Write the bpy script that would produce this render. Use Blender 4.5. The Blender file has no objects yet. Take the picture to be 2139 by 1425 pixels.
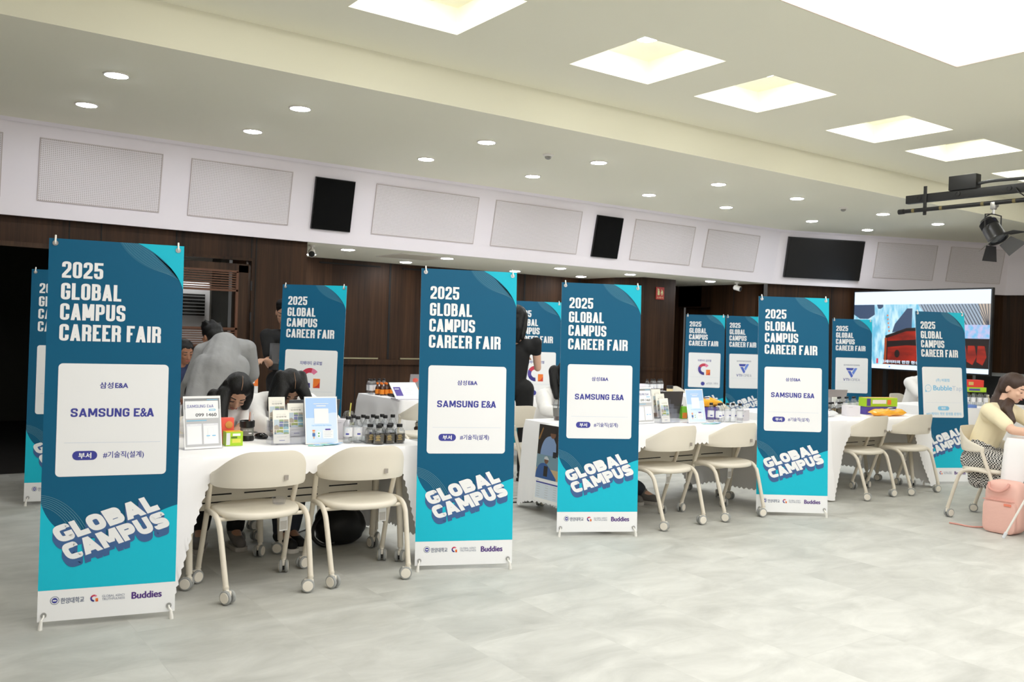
import bpy, bmesh, math, random
from mathutils import Vector, Matrix, noise

# ------------------------------------------------------------------ camera, world, exposure
S = bpy.context.scene
COL = S.collection
PI = math.pi
R = math.radians

def setup_camera():
    yaw, pitch, roll, hc, f_px = R(54.48), R(-0.5047), R(1.8357), 1.447, 1863.89
    f = Vector((math.cos(pitch)*math.cos(yaw), math.cos(pitch)*math.sin(yaw), math.sin(pitch)))
    r = Vector((math.sin(yaw), -math.cos(yaw), 0)); u = r.cross(f)
    c, s = math.cos(roll), math.sin(roll)
    r, u = c*r + s*u, -s*r + c*u
    cam = bpy.data.cameras.new('camera'); o = bpy.data.objects.new('camera', cam); COL.objects.link(o)
    m = Matrix((r, u, -f)).transposed().to_4x4(); m.translation = (0, 0, hc)
    o.matrix_world = m
    cam.sensor_width = 36; cam.sensor_fit = 'HORIZONTAL'; cam.lens = 36*f_px/2139
    cam.clip_start = .05; cam.clip_end = 80
    cam.dof.use_dof = True; cam.dof.focus_distance = 5.8; cam.dof.aperture_fstop = 4.0
    S.camera = o
setup_camera()
S.view_settings.view_transform = 'Standard'; S.view_settings.look = 'None'
S.view_settings.gamma = 1; S.view_settings.use_curve_mapping = False
S.view_settings.exposure = 0.90
S.cycles.use_denoising = True
S.cycles.max_bounces = 12; S.cycles.diffuse_bounces = 8; S.cycles.glossy_bounces = 4
S.cycles.transparent_max_bounces = 24; S.cycles.transmission_bounces = 6
S.cycles.sample_clamp_indirect = 6; S.cycles.caustics_reflective = False; S.cycles.caustics_refractive = False
W = bpy.data.worlds.new('world'); S.world = W; W.use_nodes = True
W.node_tree.nodes['Background'].inputs[0].default_value = (1, .97, .93, 1)
W.node_tree.nodes['Background'].inputs[1].default_value = 0.05
# light levels of the ceiling fittings, an added second panel included (used by their builders below)
PANEL_L, DOWN_L, STRIP_W = 1.85, 85.0, 1.0

# ------------------------------------------------------------------ helpers
def lin(c):
    c /= 255.0
    return c/12.92 if c <= .04045 else ((c+.055)/1.055)**2.4
def rgb(r, g, b): return (lin(r), lin(g), lin(b), 1)

MATS = {}
def mat(name, col, rough=.6, metal=0, spec=.5, emit=None, estr=1, coat=0, sheen=0):
    if name in MATS: return MATS[name]
    m = bpy.data.materials.new(name); m.use_nodes = True
    b = m.node_tree.nodes['Principled BSDF']
    b.inputs['Base Color'].default_value = col; b.inputs['Roughness'].default_value = rough
    b.inputs['Metallic'].default_value = metal; b.inputs['Specular IOR Level'].default_value = spec
    b.inputs['Coat Weight'].default_value = coat; b.inputs['Sheen Weight'].default_value = sheen
    if emit: b.inputs['Emission Color'].default_value = emit; b.inputs['Emission Strength'].default_value = estr
    # faint procedural variation so no surface is dead flat
    nt = m.node_tree; n = nt.nodes.new('ShaderNodeTexNoise'); n.inputs['Scale'].default_value = 9; n.inputs['Detail'].default_value = 3
    tc = nt.nodes.new('ShaderNodeTexCoord'); nt.links.new(tc.outputs['Object'], n.inputs['Vector'])
    mr = nt.nodes.new('ShaderNodeMapRange'); mr.inputs['To Min'].default_value = max(0, rough-.05); mr.inputs['To Max'].default_value = min(1, rough+.05)
    nt.links.new(n.outputs['Fac'], mr.inputs['Value']); nt.links.new(mr.outputs['Result'], b.inputs['Roughness'])
    MATS[name] = m; return m
def bump(m, scale=40, strength=.2, dist=.01, stretch=(1, 1, 1), detail=4, coord='Object'):
    nt = m.node_tree; b = nt.nodes['Principled BSDF']
    tc = nt.nodes.new('ShaderNodeTexCoord'); mp = nt.nodes.new('ShaderNodeMapping'); mp.inputs['Scale'].default_value = stretch
    n = nt.nodes.new('ShaderNodeTexNoise'); n.inputs['Scale'].default_value = scale; n.inputs['Detail'].default_value = detail
    bp = nt.nodes.new('ShaderNodeBump'); bp.inputs['Strength'].default_value = strength; bp.inputs['Distance'].default_value = dist
    nt.links.new(tc.outputs[coord], mp.inputs['Vector']); nt.links.new(mp.outputs['Vector'], n.inputs['Vector'])
    nt.links.new(n.outputs['Fac'], bp.inputs['Height']); nt.links.new(bp.outputs['Normal'], b.inputs['Normal'])
    return m
def clearmat(name, tint, gloss=.12, rough=.02):
    if name in MATS: return MATS[name]
    m = bpy.data.materials.new(name); m.use_nodes = True; nt = m.node_tree; nt.nodes.clear()
    out = nt.nodes.new('ShaderNodeOutputMaterial'); mx = nt.nodes.new('ShaderNodeMixShader')
    t = nt.nodes.new('ShaderNodeBsdfTransparent'); t.inputs[0].default_value = tint
    g = nt.nodes.new('ShaderNodeBsdfGlossy'); g.inputs['Roughness'].default_value = rough
    lw = nt.nodes.new('ShaderNodeLayerWeight'); lw.inputs['Blend'].default_value = .25
    mr = nt.nodes.new('ShaderNodeMapRange'); mr.inputs['To Min'].default_value = gloss*.4; mr.inputs['To Max'].default_value = min(1, gloss*5)
    nt.links.new(lw.outputs['Facing'], mr.inputs['Value']); nt.links.new(mr.outputs['Result'], mx.inputs[0])
    nt.links.new(t.outputs[0], mx.inputs[1]); nt.links.new(g.outputs[0], mx.inputs[2]); nt.links.new(mx.outputs[0], out.inputs[0])
    MATS[name] = m; return m

class MB:
    """collects shapes and links them as one mesh object"""
    def __init__(s): s.v = []; s.f = []; s.m = []
    def add(s, vs, fs, m=0):
        k = len(s.v); s.v += [tuple(v) for v in vs]
        s.f += [tuple(i+k for i in f) for f in fs]; s.m += [m]*len(fs); return s
    def box(s, c, d, m=0, rz=0, bev=0, M=None):
        bm = bmesh.new(); bmesh.ops.create_cube(bm, size=1)
        for v in bm.verts: v.co = Vector((v.co.x*d[0], v.co.y*d[1], v.co.z*d[2]))
        if bev: bmesh.ops.bevel(bm, geom=bm.edges[:], offset=bev, segments=2, affect='EDGES', profile=.6)
        T = Matrix.Translation(c) @ (Matrix.Rotation(rz, 4, 'Z') if rz else Matrix.Identity(4))
        if M is not None: T = M @ T
        bm.transform(T); return s.bm(bm, m)
    def bm(s, bm, m=0):
        bm.verts.index_update()
        s.add([v.co[:] for v in bm.verts], [[v.index for v in f.verts] for f in bm.faces], m); bm.free(); return s
    def tube(s, path, r, n=12, m=0, caps=True):
        P = [Vector(p) for p in path]; rs = r if isinstance(r, (list, tuple)) else [r]*len(P)
        t0 = (P[1]-P[0]).normalized(); a = Vector((0, 0, 1)) if abs(t0.z) < .9 else Vector((1, 0, 0))
        x = t0.cross(a).normalized(); vs = []
        for i, p in enumerate(P):
            t = ((P[min(i+1, len(P)-1)]-p).normalized() + (p-P[max(i-1, 0)]).normalized())
            t = t.normalized() if t.length > 1e-6 else t0
            x = (x - t*x.dot(t)).normalized(); y = t.cross(x)
            for k in range(n):
                an = 2*PI*k/n; vs.append(p + (x*math.cos(an) + y*math.sin(an))*rs[i])
        fs = [(i*n+k, i*n+(k+1) % n, (i+1)*n+(k+1) % n, (i+1)*n+k) for i in range(len(P)-1) for k in range(n)]
        if caps: fs += [tuple(range(n-1, -1, -1)), tuple((len(P)-1)*n+k for k in range(n))]
        return s.add(vs, fs, m)
    def lathe(s, prof, n=20, m=0, M=None):
        """profile of (r, z) about local Z"""
        vs = []; fs = []
        for (r, z) in prof:
            for k in range(n):
                a = 2*PI*k/n; vs.append(Vector((r*math.cos(a), r*math.sin(a), z)))
        for i in range(len(prof)-1):
            for k in range(n): fs.append((i*n+k, i*n+(k+1) % n, (i+1)*n+(k+1) % n, (i+1)*n+k))
        if prof[0][0] > 1e-6: fs.append(tuple(range(n-1, -1, -1)))
        if prof[-1][0] > 1e-6: fs.append(tuple((len(prof)-1)*n+k for k in range(n)))
        if M is not None: vs = [M @ v for v in vs]
        return s.add(vs, fs, m)
    def prism(s, poly, z0, z1, m=0, M=None):
        n = len(poly); vs = [Vector((x, y, z0)) for x, y in poly] + [Vector((x, y, z1)) for x, y in poly]
        fs = [tuple(range(n-1, -1, -1)), tuple(range(n, 2*n))] + [(i, (i+1) % n, n+(i+1) % n, n+i) for i in range(n)]
        if M is not None: vs = [M @ v for v in vs]
        return s.add(vs, fs, m)
    def ell(s, c, r, m=0, M=None, nu=20, nv=12):
        vs = []; fs = []
        for j in range(nv+1):
            th = PI*j/nv
            for k in range(nu):
                a = 2*PI*k/nu; vs.append(Vector((r[0]*math.sin(th)*math.cos(a), r[1]*math.sin(th)*math.sin(a), r[2]*math.cos(th))))
        for j in range(nv):
            for k in range(nu): fs.append((j*nu+k, (j+1)*nu+k, (j+1)*nu+(k+1) % nu, j*nu+(k+1) % nu))
        T = Matrix.Translation(c) @ (M.to_4x4() if M is not None else Matrix.Identity(4))
        return s.add([T @ v for v in vs], fs, m)
    def caps(s, p0, r0, p1, r1, m=0, n=14):
        """closed tapered capsule"""
        p0 = Vector(p0); p1 = Vector(p1); t = p1-p0; L = t.length
        t = t/L if L > 1e-6 else Vector((0, 0, 1)); prof = []
        for j in range(6): a = -PI/2 + PI/2*j/5; prof.append((max(r0*math.cos(a), 1e-4), r0*math.sin(a)))
        for j in range(6): a = PI/2*j/5; prof.append((max(r1*math.cos(a), 1e-4), L + r1*math.sin(a)))
        M = Matrix.Translation(p0) @ t.to_track_quat('Z', 'Y').to_matrix().to_4x4()
        return s.lathe(prof, n, m, M)
    def mesh(s, name, mats, smooth=True, angle=35):
        me = bpy.data.meshes.new(name); me.from_pydata(s.v, [], s.f); 
        for m in (mats if isinstance(mats, (list, tuple)) else [mats]): me.materials.append(m)
        me.polygons.foreach_set('material_index', s.m)
        bm = bmesh.new(); bm.from_mesh(me); bmesh.ops.remove_doubles(bm, verts=bm.verts[:], dist=1e-6)
        bmesh.ops.recalc_face_normals(bm, faces=bm.faces[:]); bm.to_mesh(me); bm.free()
        if smooth:
            me.polygons.foreach_set('use_smooth', [True]*len(me.polygons)); me.set_sharp_from_angle(angle=R(angle))
        me.update(); return me
    def build(s, name, mats, parent=None, smooth=True, angle=35):
        return link(name, s.mesh(name, mats, smooth, angle), parent)
def link(name, me, parent=None, M=None):
    o = bpy.data.objects.new(name, me); COL.objects.link(o)
    if parent is not None: o.parent = parent
    if M is not None: o.matrix_local = M
    return o
def tag(o, label=None, cat=None, group=None, kind=None):
    if label: o['label'] = label
    if cat: o['category'] = cat
    if group: o['group'] = group
    if kind: o['kind'] = kind
    return o
def thing(name, label, cat, loc=(0, 0, 0), rz=0, group=None):
    o = bpy.data.objects.new(name, None); COL.objects.link(o); o.empty_display_size = .1
    o.location = loc; o.rotation_euler = (0, 0, rz); return tag(o, label, cat, group)
def struct(name, mb, mats, smooth=False):
    o = mb.build(name, mats, None, smooth); o['kind'] = 'structure'; return o
def dup(root, loc, rz, label=None, group=None):
    r = root.copy(); COL.objects.link(r); r.location = loc; r.rotation_euler = (0, 0, rz)
    if label: r['label'] = label
    if group: r['group'] = group
    for ch in list(root.children):
        c = ch.copy(); COL.objects.link(c); c.parent = r
        for g in list(ch.children):
            d = g.copy(); COL.objects.link(d); d.parent = c
    return r

# ------------------------------------------------------------------ materials
M_white = mat('white_paint', rgb(236, 232, 226), .7)
M_ceil = mat('ceiling_paint', rgb(241, 239, 222), .85)
M_bulk = mat('bulkhead_paint', rgb(240, 234, 240), .8)
M_black = mat('black_plastic', rgb(22, 22, 23), .45)
M_matblack = mat('matt_black_cloth_grille', rgb(13, 13, 13), .9, spec=.15)
M_off = mat('off_white_plastic', rgb(226, 219, 204), .5)
M_offm = mat('off_white_painted_steel', rgb(221, 213, 197), .4)
M_grey = mat('grey_rubber', rgb(158, 160, 158), .6)
M_cream = mat('cream_plastic_disc', rgb(232, 226, 213), .45)
M_dgrey = mat('dark_grey', rgb(60, 61, 63), .5)
M_steel = mat('brushed_steel', rgb(190, 190, 190), .3, 1)
M_paper = mat('white_paper', rgb(244, 244, 243), .7)
M_cloth = bump(mat('white_tablecloth', rgb(247, 246, 247), .85, sheen=.1), 300, .08, .002)
M_skin = mat('skin', rgb(196, 150, 122), .55)
M_hair = bump(mat('black_hair', rgb(9, 8, 8), .36, spec=.3), 60, .6, .006, (4, 4, .6))
M_clear = clearmat('clear_acrylic', (.965, .97, .99, 1), .07)
M_bottle = clearmat('clear_bottle', (.91, .925, .935, 1), .16)

def wood_mat(name, c1, c2, rough=.45):
    m = mat(name, c1, rough); nt = m.node_tree; b = nt.nodes['Principled BSDF']
    tc = nt.nodes.new('ShaderNodeTexCoord'); mp = nt.nodes.new('ShaderNodeMapping'); mp.inputs['Scale'].default_value = (1, 1, .03)
    n1 = nt.nodes.new('ShaderNodeTexNoise'); n1.inputs['Scale'].default_value = 38; n1.inputs['Detail'].default_value = 6; n1.inputs['Roughness'].default_value = .65
    n2 = nt.nodes.new('ShaderNodeTexNoise'); n2.inputs['Scale'].default_value = 4; n2.inputs['Detail'].default_value = 2
    ad = nt.nodes.new('ShaderNodeMath'); ad.operation = 'ADD'
    rp = nt.nodes.new('ShaderNodeValToRGB'); rp.color_ramp.elements[0].position = .72; rp.color_ramp.elements[0].color = c1
    rp.color_ramp.elements[1].position = 1.28; rp.color_ramp.elements[1].color = c2
    half = nt.nodes.new('ShaderNodeMath'); half.operation = 'MULTIPLY'; half.inputs[1].default_value = 1.0
    nt.links.new(tc.outputs['Object'], mp.inputs['Vector']); nt.links.new(mp.outputs['Vector'], n1.inputs['Vector']); nt.links.new(mp.outputs['Vector'], n2.inputs['Vector'])
    nt.links.new(n1.outputs['Fac'], ad.inputs[0]); nt.links.new(n2.outputs['Fac'], ad.inputs[1]); nt.links.new(ad.outputs[0], half.inputs[0])
    sub = nt.nodes.new('ShaderNodeMapRange'); sub.inputs['From Min'].default_value = .65; sub.inputs['From Max'].default_value = 1.35
    nt.links.new(half.outputs[0], sub.inputs['Value']); rp.color_ramp.elements[0].position = .1; rp.color_ramp.elements[1].position = .9
    b.inputs['Specular IOR Level'].default_value = .22
    nt.links.new(sub.outputs['Result'], rp.inputs['Fac']); nt.links.new(rp.outputs['Color'], b.inputs['Base Color'])
    return m
M_wood = wood_mat('dark_walnut_veneer', rgb(30, 18, 9), rgb(68, 44, 25), .55)
M_wooddoor = wood_mat('walnut_door_veneer', rgb(38, 25, 16), rgb(76, 53, 35))
M_louver = mat('reddish_brown_louver_wood', rgb(92, 54, 30), .5)
M_groove = mat('shadow_gap_black', rgb(12, 10, 9), .8)

def floor_mat():
    m = bpy.data.materials.new('grey_concrete_look_tiles'); m.use_nodes = True; nt = m.node_tree; b = nt.nodes['Principled BSDF']
    tc = nt.nodes.new('ShaderNodeTexCoord')
    mp = nt.nodes.new('ShaderNodeMapping'); mp.inputs['Rotation'].default_value = (0, 0, R(90)); mp.inputs['Location'].default_value = (.22, .22, 0)
    br = nt.nodes.new('ShaderNodeTexBrick'); br.offset = .5; br.inputs['Scale'].default_value = 1; br.inputs['Brick Width'].default_value = .92; br.inputs['Row Height'].default_value = .62
    br.inputs['Mortar Size'].default_value = .0016; br.inputs['Mortar Smooth'].default_value = .2; br.inputs['Bias'].default_value = 0
    br.inputs['Color1'].default_value = (.0, .0, .0, 1); br.inputs['Color2'].default_value = (1, 1, 1, 1); br.inputs['Mortar'].default_value = (.5, .5, .5, 1)
    nt.links.new(tc.outputs['Object'], mp.inputs['Vector']); nt.links.new(mp.outputs['Vector'], br.inputs['Vector'])
    # every tile gets its own cloudy pattern: shift the noise by the tile's random value
    sh = nt.nodes.new('ShaderNodeVectorMath'); sh.operation = 'MULTIPLY_ADD'; sh.inputs[1].default_value = (17, 31, 5)
    mp2 = nt.nodes.new('ShaderNodeMapping'); mp2.inputs['Scale'].default_value = (1.0, 1.9, 1)
    nt.links.new(tc.outputs['Object'], mp2.inputs['Vector'])
    nt.links.new(br.outputs['Color'], sh.inputs[0]); nt.links.new(mp2.outputs['Vector'], sh.inputs[2])
    n1 = nt.nodes.new('ShaderNodeTexNoise'); n1.inputs['Scale'].default_value = 2.3; n1.inputs['Detail'].default_value = 9; n1.inputs['Roughness'].default_value = .62
    n1.inputs['Distortion'].default_value = .5
    nt.links.new(sh.outputs['Vector'], n1.inputs['Vector'])
    rp = nt.nodes.new('ShaderNodeValToRGB'); e = rp.color_ramp.elements
    e[0].position = .3; e[0].color = rgb(172, 172, 166); e[1].position = .7; e[1].color = rgb(204, 204, 198)
    nt.links.new(n1.outputs['Fac'], rp.inputs['Fac'])
    mx = nt.nodes.new('ShaderNodeMix'); mx.data_type = 'RGBA'; mx.blend_type = 'MULTIPLY'
    tint = nt.nodes.new('ShaderNodeMapRange'); tint.inputs['To Min'].default_value = .925; tint.inputs['To Max'].default_value = 1.0
    nt.links.new(br.outputs['Color'], tint.inputs['Value'])
    mx.inputs[0].default_value = 1; nt.links.new(rp.outputs['Color'], mx.inputs[6]); nt.links.new(tint.outputs['Result'], mx.inputs[7])
    mo = nt.nodes.new('ShaderNodeMix'); mo.data_type = 'RGBA'; mo.inputs[7].default_value = rgb(178, 178, 172)
    sc = nt.nodes.new('ShaderNodeMath'); sc.operation = 'MULTIPLY'; sc.inputs[1].default_value = .5
    nt.links.new(br.outputs['Fac'], sc.inputs[0]); nt.links.new(sc.outputs[0], mo.inputs[0]); nt.links.new(mx.outputs[2], mo.inputs[6])
    nt.links.new(mo.outputs[2], b.inputs['Base Color'])
    rr = nt.nodes.new('ShaderNodeMapRange'); rr.inputs['To Min'].default_value = .42; rr.inputs['To Max'].default_value = .62
    nt.links.new(n1.outputs['Fac'], rr.inputs['Value']); nt.links.new(rr.outputs['Result'], b.inputs['Roughness'])
    b.inputs['Specular IOR Level'].default_value = .35
    return m
M_floor = floor_mat()

def perf_mat():
    """white acoustic board with a square grid of small holes"""
    m = bpy.data.materials.new('perforated_white_board'); m.use_nodes = True; nt = m.node_tree; b = nt.nodes['Principled BSDF']
    tc = nt.nodes.new('ShaderNodeTexCoord'); sc = nt.nodes.new('ShaderNodeVectorMath'); sc.operation = 'SCALE'; sc.inputs['Scale'].default_value = 1/.0165
    fr = nt.nodes.new('ShaderNodeVectorMath'); fr.operation = 'FRACTION'
    sb = nt.nodes.new('ShaderNodeVectorMath'); sb.operation = 'SUBTRACT'; sb.inputs[1].default_value = (.5, .5, .5)
    mk = nt.nodes.new('ShaderNodeVectorMath'); mk.operation = 'MULTIPLY'; mk.inputs[1].default_value = (1, 0, 1)
    ln = nt.nodes.new('ShaderNodeVectorMath'); ln.operation = 'LENGTH'
    lt = nt.nodes.new('ShaderNodeMath'); lt.operation = 'LESS_THAN'; lt.inputs[1].default_value = .24
    mx = nt.nodes.new('ShaderNodeMix'); mx.data_type = 'RGBA'; mx.inputs[6].default_value = rgb(232, 226, 230); mx.inputs[7].default_value = rgb(160, 153, 150)
    for a, c in ((tc.outputs['Object'], sc.inputs[0]), (sc.outputs[0], fr.inputs[0]), (fr.outputs[0], sb.inputs[0]), (sb.outputs[0], mk.inputs[0]), (mk.outputs[0], ln.inputs[0]), (ln.outputs['Value'], lt.inputs[0]), (lt.outputs[0], mx.inputs[0]), (mx.outputs[2], b.inputs['Base Color'])): nt.links.new(a, c)
    b.inputs['Roughness'].default_value = .85
    return m
M_perf = perf_mat()
def lampmat(name, col, s):
    m = bpy.data.materials.new(name); m.use_nodes = True; nt = m.node_tree; nt.nodes.clear()
    out = nt.nodes.new('ShaderNodeOutputMaterial'); e = nt.nodes.new('ShaderNodeEmission'); e.inputs[0].default_value = col; e.inputs[1].default_value = s
    nt.links.new(e.outputs[0], out.inputs[0]); return m
M_down = lampmat('downlight_diffuser_lit', (.93, .96, 1, 1), DOWN_L)
M_panel = lampmat('stretch_ceiling_light_lit', (1, .985, .95, 1), PANEL_L)

# ------------------------------------------------------------------ room shell
ZL, ZM, ZC, ZT = 2.37, 3.215, 3.5, 3.685      # low soffit, main soffit, coffered ceiling, coffer tops
KS = .2                                       # bulkhead slant
struct('floor', MB().add([(-4, -6, 0), (17, -6, 0), (17, 15, 0), (-4, 15, 0)], [(0, 1, 2, 3)]), M_floor)

# plan of the bulkhead's lower edge (left to right) and its slanted face
PB = [Vector((-4, 9.22)), Vector((11.65, 9.22)), Vector((15.79, 7.58)), Vector((16.4, 5.2)), Vector((16.4, -6))]
def inset(P, d):
    out = []
    for i, p in enumerate(P):
        ns = []
        for a, b in ((i-1, i), (i, i+1)):
            if a >= 0 and b < len(P):
                t = (P[b]-P[a]).normalized(); ns.append(Vector((t.y, -t.x)))
        n = sum(ns, Vector((0, 0)));
        n = n.normalized(); k = n.dot(ns[0]); out.append(p + n*d/k)
    return out
PT = inset(PB, KS*(ZM-ZL))
PE_ = inset(PB, -.035)
mb = MB()
for i in range(4):
    a, b, c, d = PB[i], PB[i+1], PT[i+1], PT[i]
    mb.add([(a.x, a.y, ZL), (b.x, b.y, ZL), (c.x, c.y, ZM+.02), (d.x, d.y, ZM+.02)], [(0, 1, 2, 3)])
struct('wall_bulkhead', mb, M_bulk)
# shallow cornice line where the slanted bulkhead meets the ceiling
P1 = inset(PT, .03); mb = MB()
for i in range(4):
    a, b, c, d = PT[i], PT[i+1], P1[i+1], P1[i]
    mb.add([(a.x, a.y, ZM-.03), (b.x, b.y, ZM-.03), (c.x, c.y, ZM), (d.x, d.y, ZM)], [(0, 1, 2, 3)])
struct('trim_1', mb, M_bulk)
# bulkhead underside lip, then the low soffit over the recess
mb = MB()
for i in range(4):
    a, b, c, d = PB[i], PB[i+1], PE_[i+1], PE_[i]
    mb.add([(a.x, a.y, ZL), (b.x, b.y, ZL), (c.x, c.y, ZL), (d.x, d.y, ZL)], [(0, 1, 2, 3)])
struct('trim_2', mb, M_bulk)
struct('ceiling_recess', MB().add([(3.84, 9.225, ZL+.001), (11.65, 9.225, ZL+.001), (11.65, 11.3, ZL+.001), (3.84, 11.3, ZL+.001)], [(0, 1, 2, 3)]), M_ceil)
# main soffit and beam face
mb = MB()
mb.add([(-4, 6.02, ZM), (17, 6.02, ZM), (17, 9.4, ZM), (-4, 9.4, ZM)], [(0, 1, 2, 3)])
mb.add([(-4, 6.02, ZM), (17, 6.02, ZM), (17, 6.02, ZC), (-4, 6.02, ZC)], [(0, 1, 2, 3)])
struct('ceiling_soffit', mb, M_ceil)
# coffered ceiling with square openings
CX = [-.765, 1.057, 2.417, 4.239, 5.597, 7.422, 8.792, 10.61, 11.98, 13.8]
CS, CY = .82, 5.307
PAN = [(.4, -2.6, 6.4, 3.48), (8.8, -2.6, 13.4, 1.6)]  # second panel is added out of view to brighten the bulkhead
xs = sorted(set([-4, 17] + [v for x in CX for v in (x, x+CS)] + [v for p in PAN for v in (p[0], p[2])]))
ys = sorted(set([-6, 6.02, CY-CS, CY] + [v for p in PAN for v in (p[1], p[3])]))
def hole(x, y):
    if CY-CS < y < CY and any(cx < x < cx+CS for cx in CX): return True
    return any(p[0] < x < p[2] and p[1] < y < p[3] for p in PAN)
mb = MB()
for i in range(len(xs)-1):
    for j in range(len(ys)-1):
        if hole((xs[i]+xs[i+1])/2, (ys[j]+ys[j+1])/2): continue
        mb.add([(xs[i], ys[j], ZC), (xs[i+1], ys[j], ZC), (xs[i+1], ys[j+1], ZC), (xs[i], ys[j+1], ZC)], [(0, 1, 2, 3)])
for cx in CX:
    x0, x1, y0, y1 = cx, cx+CS, CY-CS, CY
    mb.add([(x0, y0, ZC), (x1, y0, ZC), (x1, y1, ZC), (x0, y1, ZC), (x0, y0, ZT), (x1, y0, ZT), (x1, y1, ZT), (x0, y1, ZT)],
           [(0, 1, 5, 4), (1, 2, 6, 5), (2, 3, 7, 6), (3, 0, 4, 7), (4, 5, 6, 7)])
struct('ceiling', mb, M_ceil)

# walnut walls
def wallbox(name, x0, x1, y0, y1, z0, z1, m=M_wood, grooves=(), gaxis='x', face=None):
    mb = MB().box(((x0+x1)/2, (y0+y1)/2, (z0+z1)/2), (x1-x0, y1-y0, z1-z0), 0)
    for g in grooves:
        if gaxis == 'x': mb.box((g, face-.001, (z0+z1)/2), (.012, .004, z1-z0), 1)
        else: mb.box((face-.001, g, (z0+z1)/2), (.004, .012, z1-z0), 1)
    return struct(name, mb, [m, M_groove])
ZW = ZL+.04
YF = 9.3
wallbox('wall_front_left', -4, -.6, YF, YF+.2, 0, ZW)
wallbox('wall_front_header', -.6, 2.1, YF, YF+.2, 2.13, ZW, grooves=(.2, 1.47, 1.75), face=YF)
# small cornice below the header, dark opening behind it
struct('trim_3', MB().box((.75, YF-.012, 2.115), (2.7, .05, .045)), M_wooddoor)
wallbox('wall_front_pier', 3.24, 3.84, YF, YF+.2, 0, ZW, grooves=(3.27,), face=YF)
wallbox('wall_front_overdoor', 2.1, 3.24, YF, YF+.2, 2.13, ZW, grooves=(2.45, 3.22), face=YF)
wallbox('wall_front_stile', 2.1, 2.3, YF, YF+.2, 0, 2.13)
wallbox('wall_recess_left', 3.64, 3.84, YF+.2, 11.2, 0, ZW)
mb = MB()
mb.box((6.7, 11.3, ZW/2), (5.9, .2, ZW), 0)
for g in (4.6, 5.86, 6.95, 8.2, 9.3): mb.box((g, 11.198, 1.7), (.03, .006, 1.35), 1)
for g in (4.35, 5.37, 6.75, 8.05): mb.box((g, 11.198, .48), (.01, .006, .94), 1)
mb.box((6.7, 11.185, .985), (5.7, .05, .07), 0)
for a, b in ((4.75, 5.75), (6.0, 6.85), (7.1, 8.1)):
    mb.box(((a+b)/2, 11.19, 1.035), (b-a-.1, .02, .018), 2); mb.box(((a+b)/2, 11.19, 2.31), (b-a-.1, .02, .02), 1)
struct('wall_recess_back', mb, [M_wood, M_groove, mat('brass_sliding_track', rgb(180, 172, 140), .3, .8), M_steel])
mb = MB().prism([(9.42, 11.2), (9.42, 10.48), (9.58, 9.99), (10.27, 9.99), (10.27, 11.2)], 0, ZW, 0)
mb.box((9.93, 9.985, .96), (.68, .012, .05), 0)
struct('wall_column', mb, [M_wood])
struct('wall_recess_right', MB().box((10.95, 11.3, ZW/2), (1.4, .2, ZW)), M_wood)
mb = MB()
mb.box((11.7, 10.93, ZW-.2), (.2, .54, .4), 0); mb.box((11.7, 9.98, ZW/2), (.2, .96, ZW), 0); mb.box((11.7, 10.83, 2.2), (.2, .74, .4), 0)
mb.box((11.598, 9.95, ZW/2), (.004, .012, ZW), 1)
struct('wall_recess_return', mb, [M_wood, M_groove])
# dark doorway in that return wall
d2 = MB(); d2.box((11.66, 10.46-.02, 1.06), (.08, .05, 2.12), 0); d2.box((11.66, 11.18, 1.06), (.08, .05, 2.12), 0); d2.box((11.66, 10.82, 2.1), (.08, .74, .06), 0)
d2.box((11.77, 10.82, 1.03), (.05, .68, 2.0), 1)
struct('door_2', d2, [M_wood, M_wooddoor])
# wall under the right-hand bulkhead
PW = inset(PB, -.1); mb = MB()
for i in (1, 2, 3):
    a, b = PW[i], PW[i+1]; t = (b-a).normalized(); L = (b-a).length
    mb.add([(a.x, a.y, 0), (b.x, b.y, 0), (b.x, b.y, ZW), (a.x, a.y, ZW)], [(0, 1, 2, 3)], 0)
    nn = Vector((t.y, -t.x)); k = .55
    while k < L:
        p = a+t*k+nn*.002; mb.box((p.x, p.y, ZW/2), (.012, .004, ZW), 1, rz=math.atan2(t.y, t.x)); k += .62
struct('wall_stage_side', mb, [M_wood, M_groove])
# rest of the room, out of the picture
struct('wall_left', MB().box((-4.1, 4.5, 1.8), (.2, 21, 3.7)), M_bulk)
struct('wall_rear', MB().box((6.5, -6.1, 1.8), (21, .2, 3.7)), M_bulk)
# dark passage behind the opening at the left
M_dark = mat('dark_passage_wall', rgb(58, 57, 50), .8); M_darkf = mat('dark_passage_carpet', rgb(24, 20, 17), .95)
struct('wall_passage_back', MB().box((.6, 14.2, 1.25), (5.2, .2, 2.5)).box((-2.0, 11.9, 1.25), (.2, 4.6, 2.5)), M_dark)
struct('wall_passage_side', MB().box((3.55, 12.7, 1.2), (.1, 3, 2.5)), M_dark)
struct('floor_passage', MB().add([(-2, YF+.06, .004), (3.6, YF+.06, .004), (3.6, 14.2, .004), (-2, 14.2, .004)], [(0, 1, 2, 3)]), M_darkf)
struct('ceiling_passage', MB().box((.8, 11.9, 2.45), (5.6, 4.8, .05)), M_dark)
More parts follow.
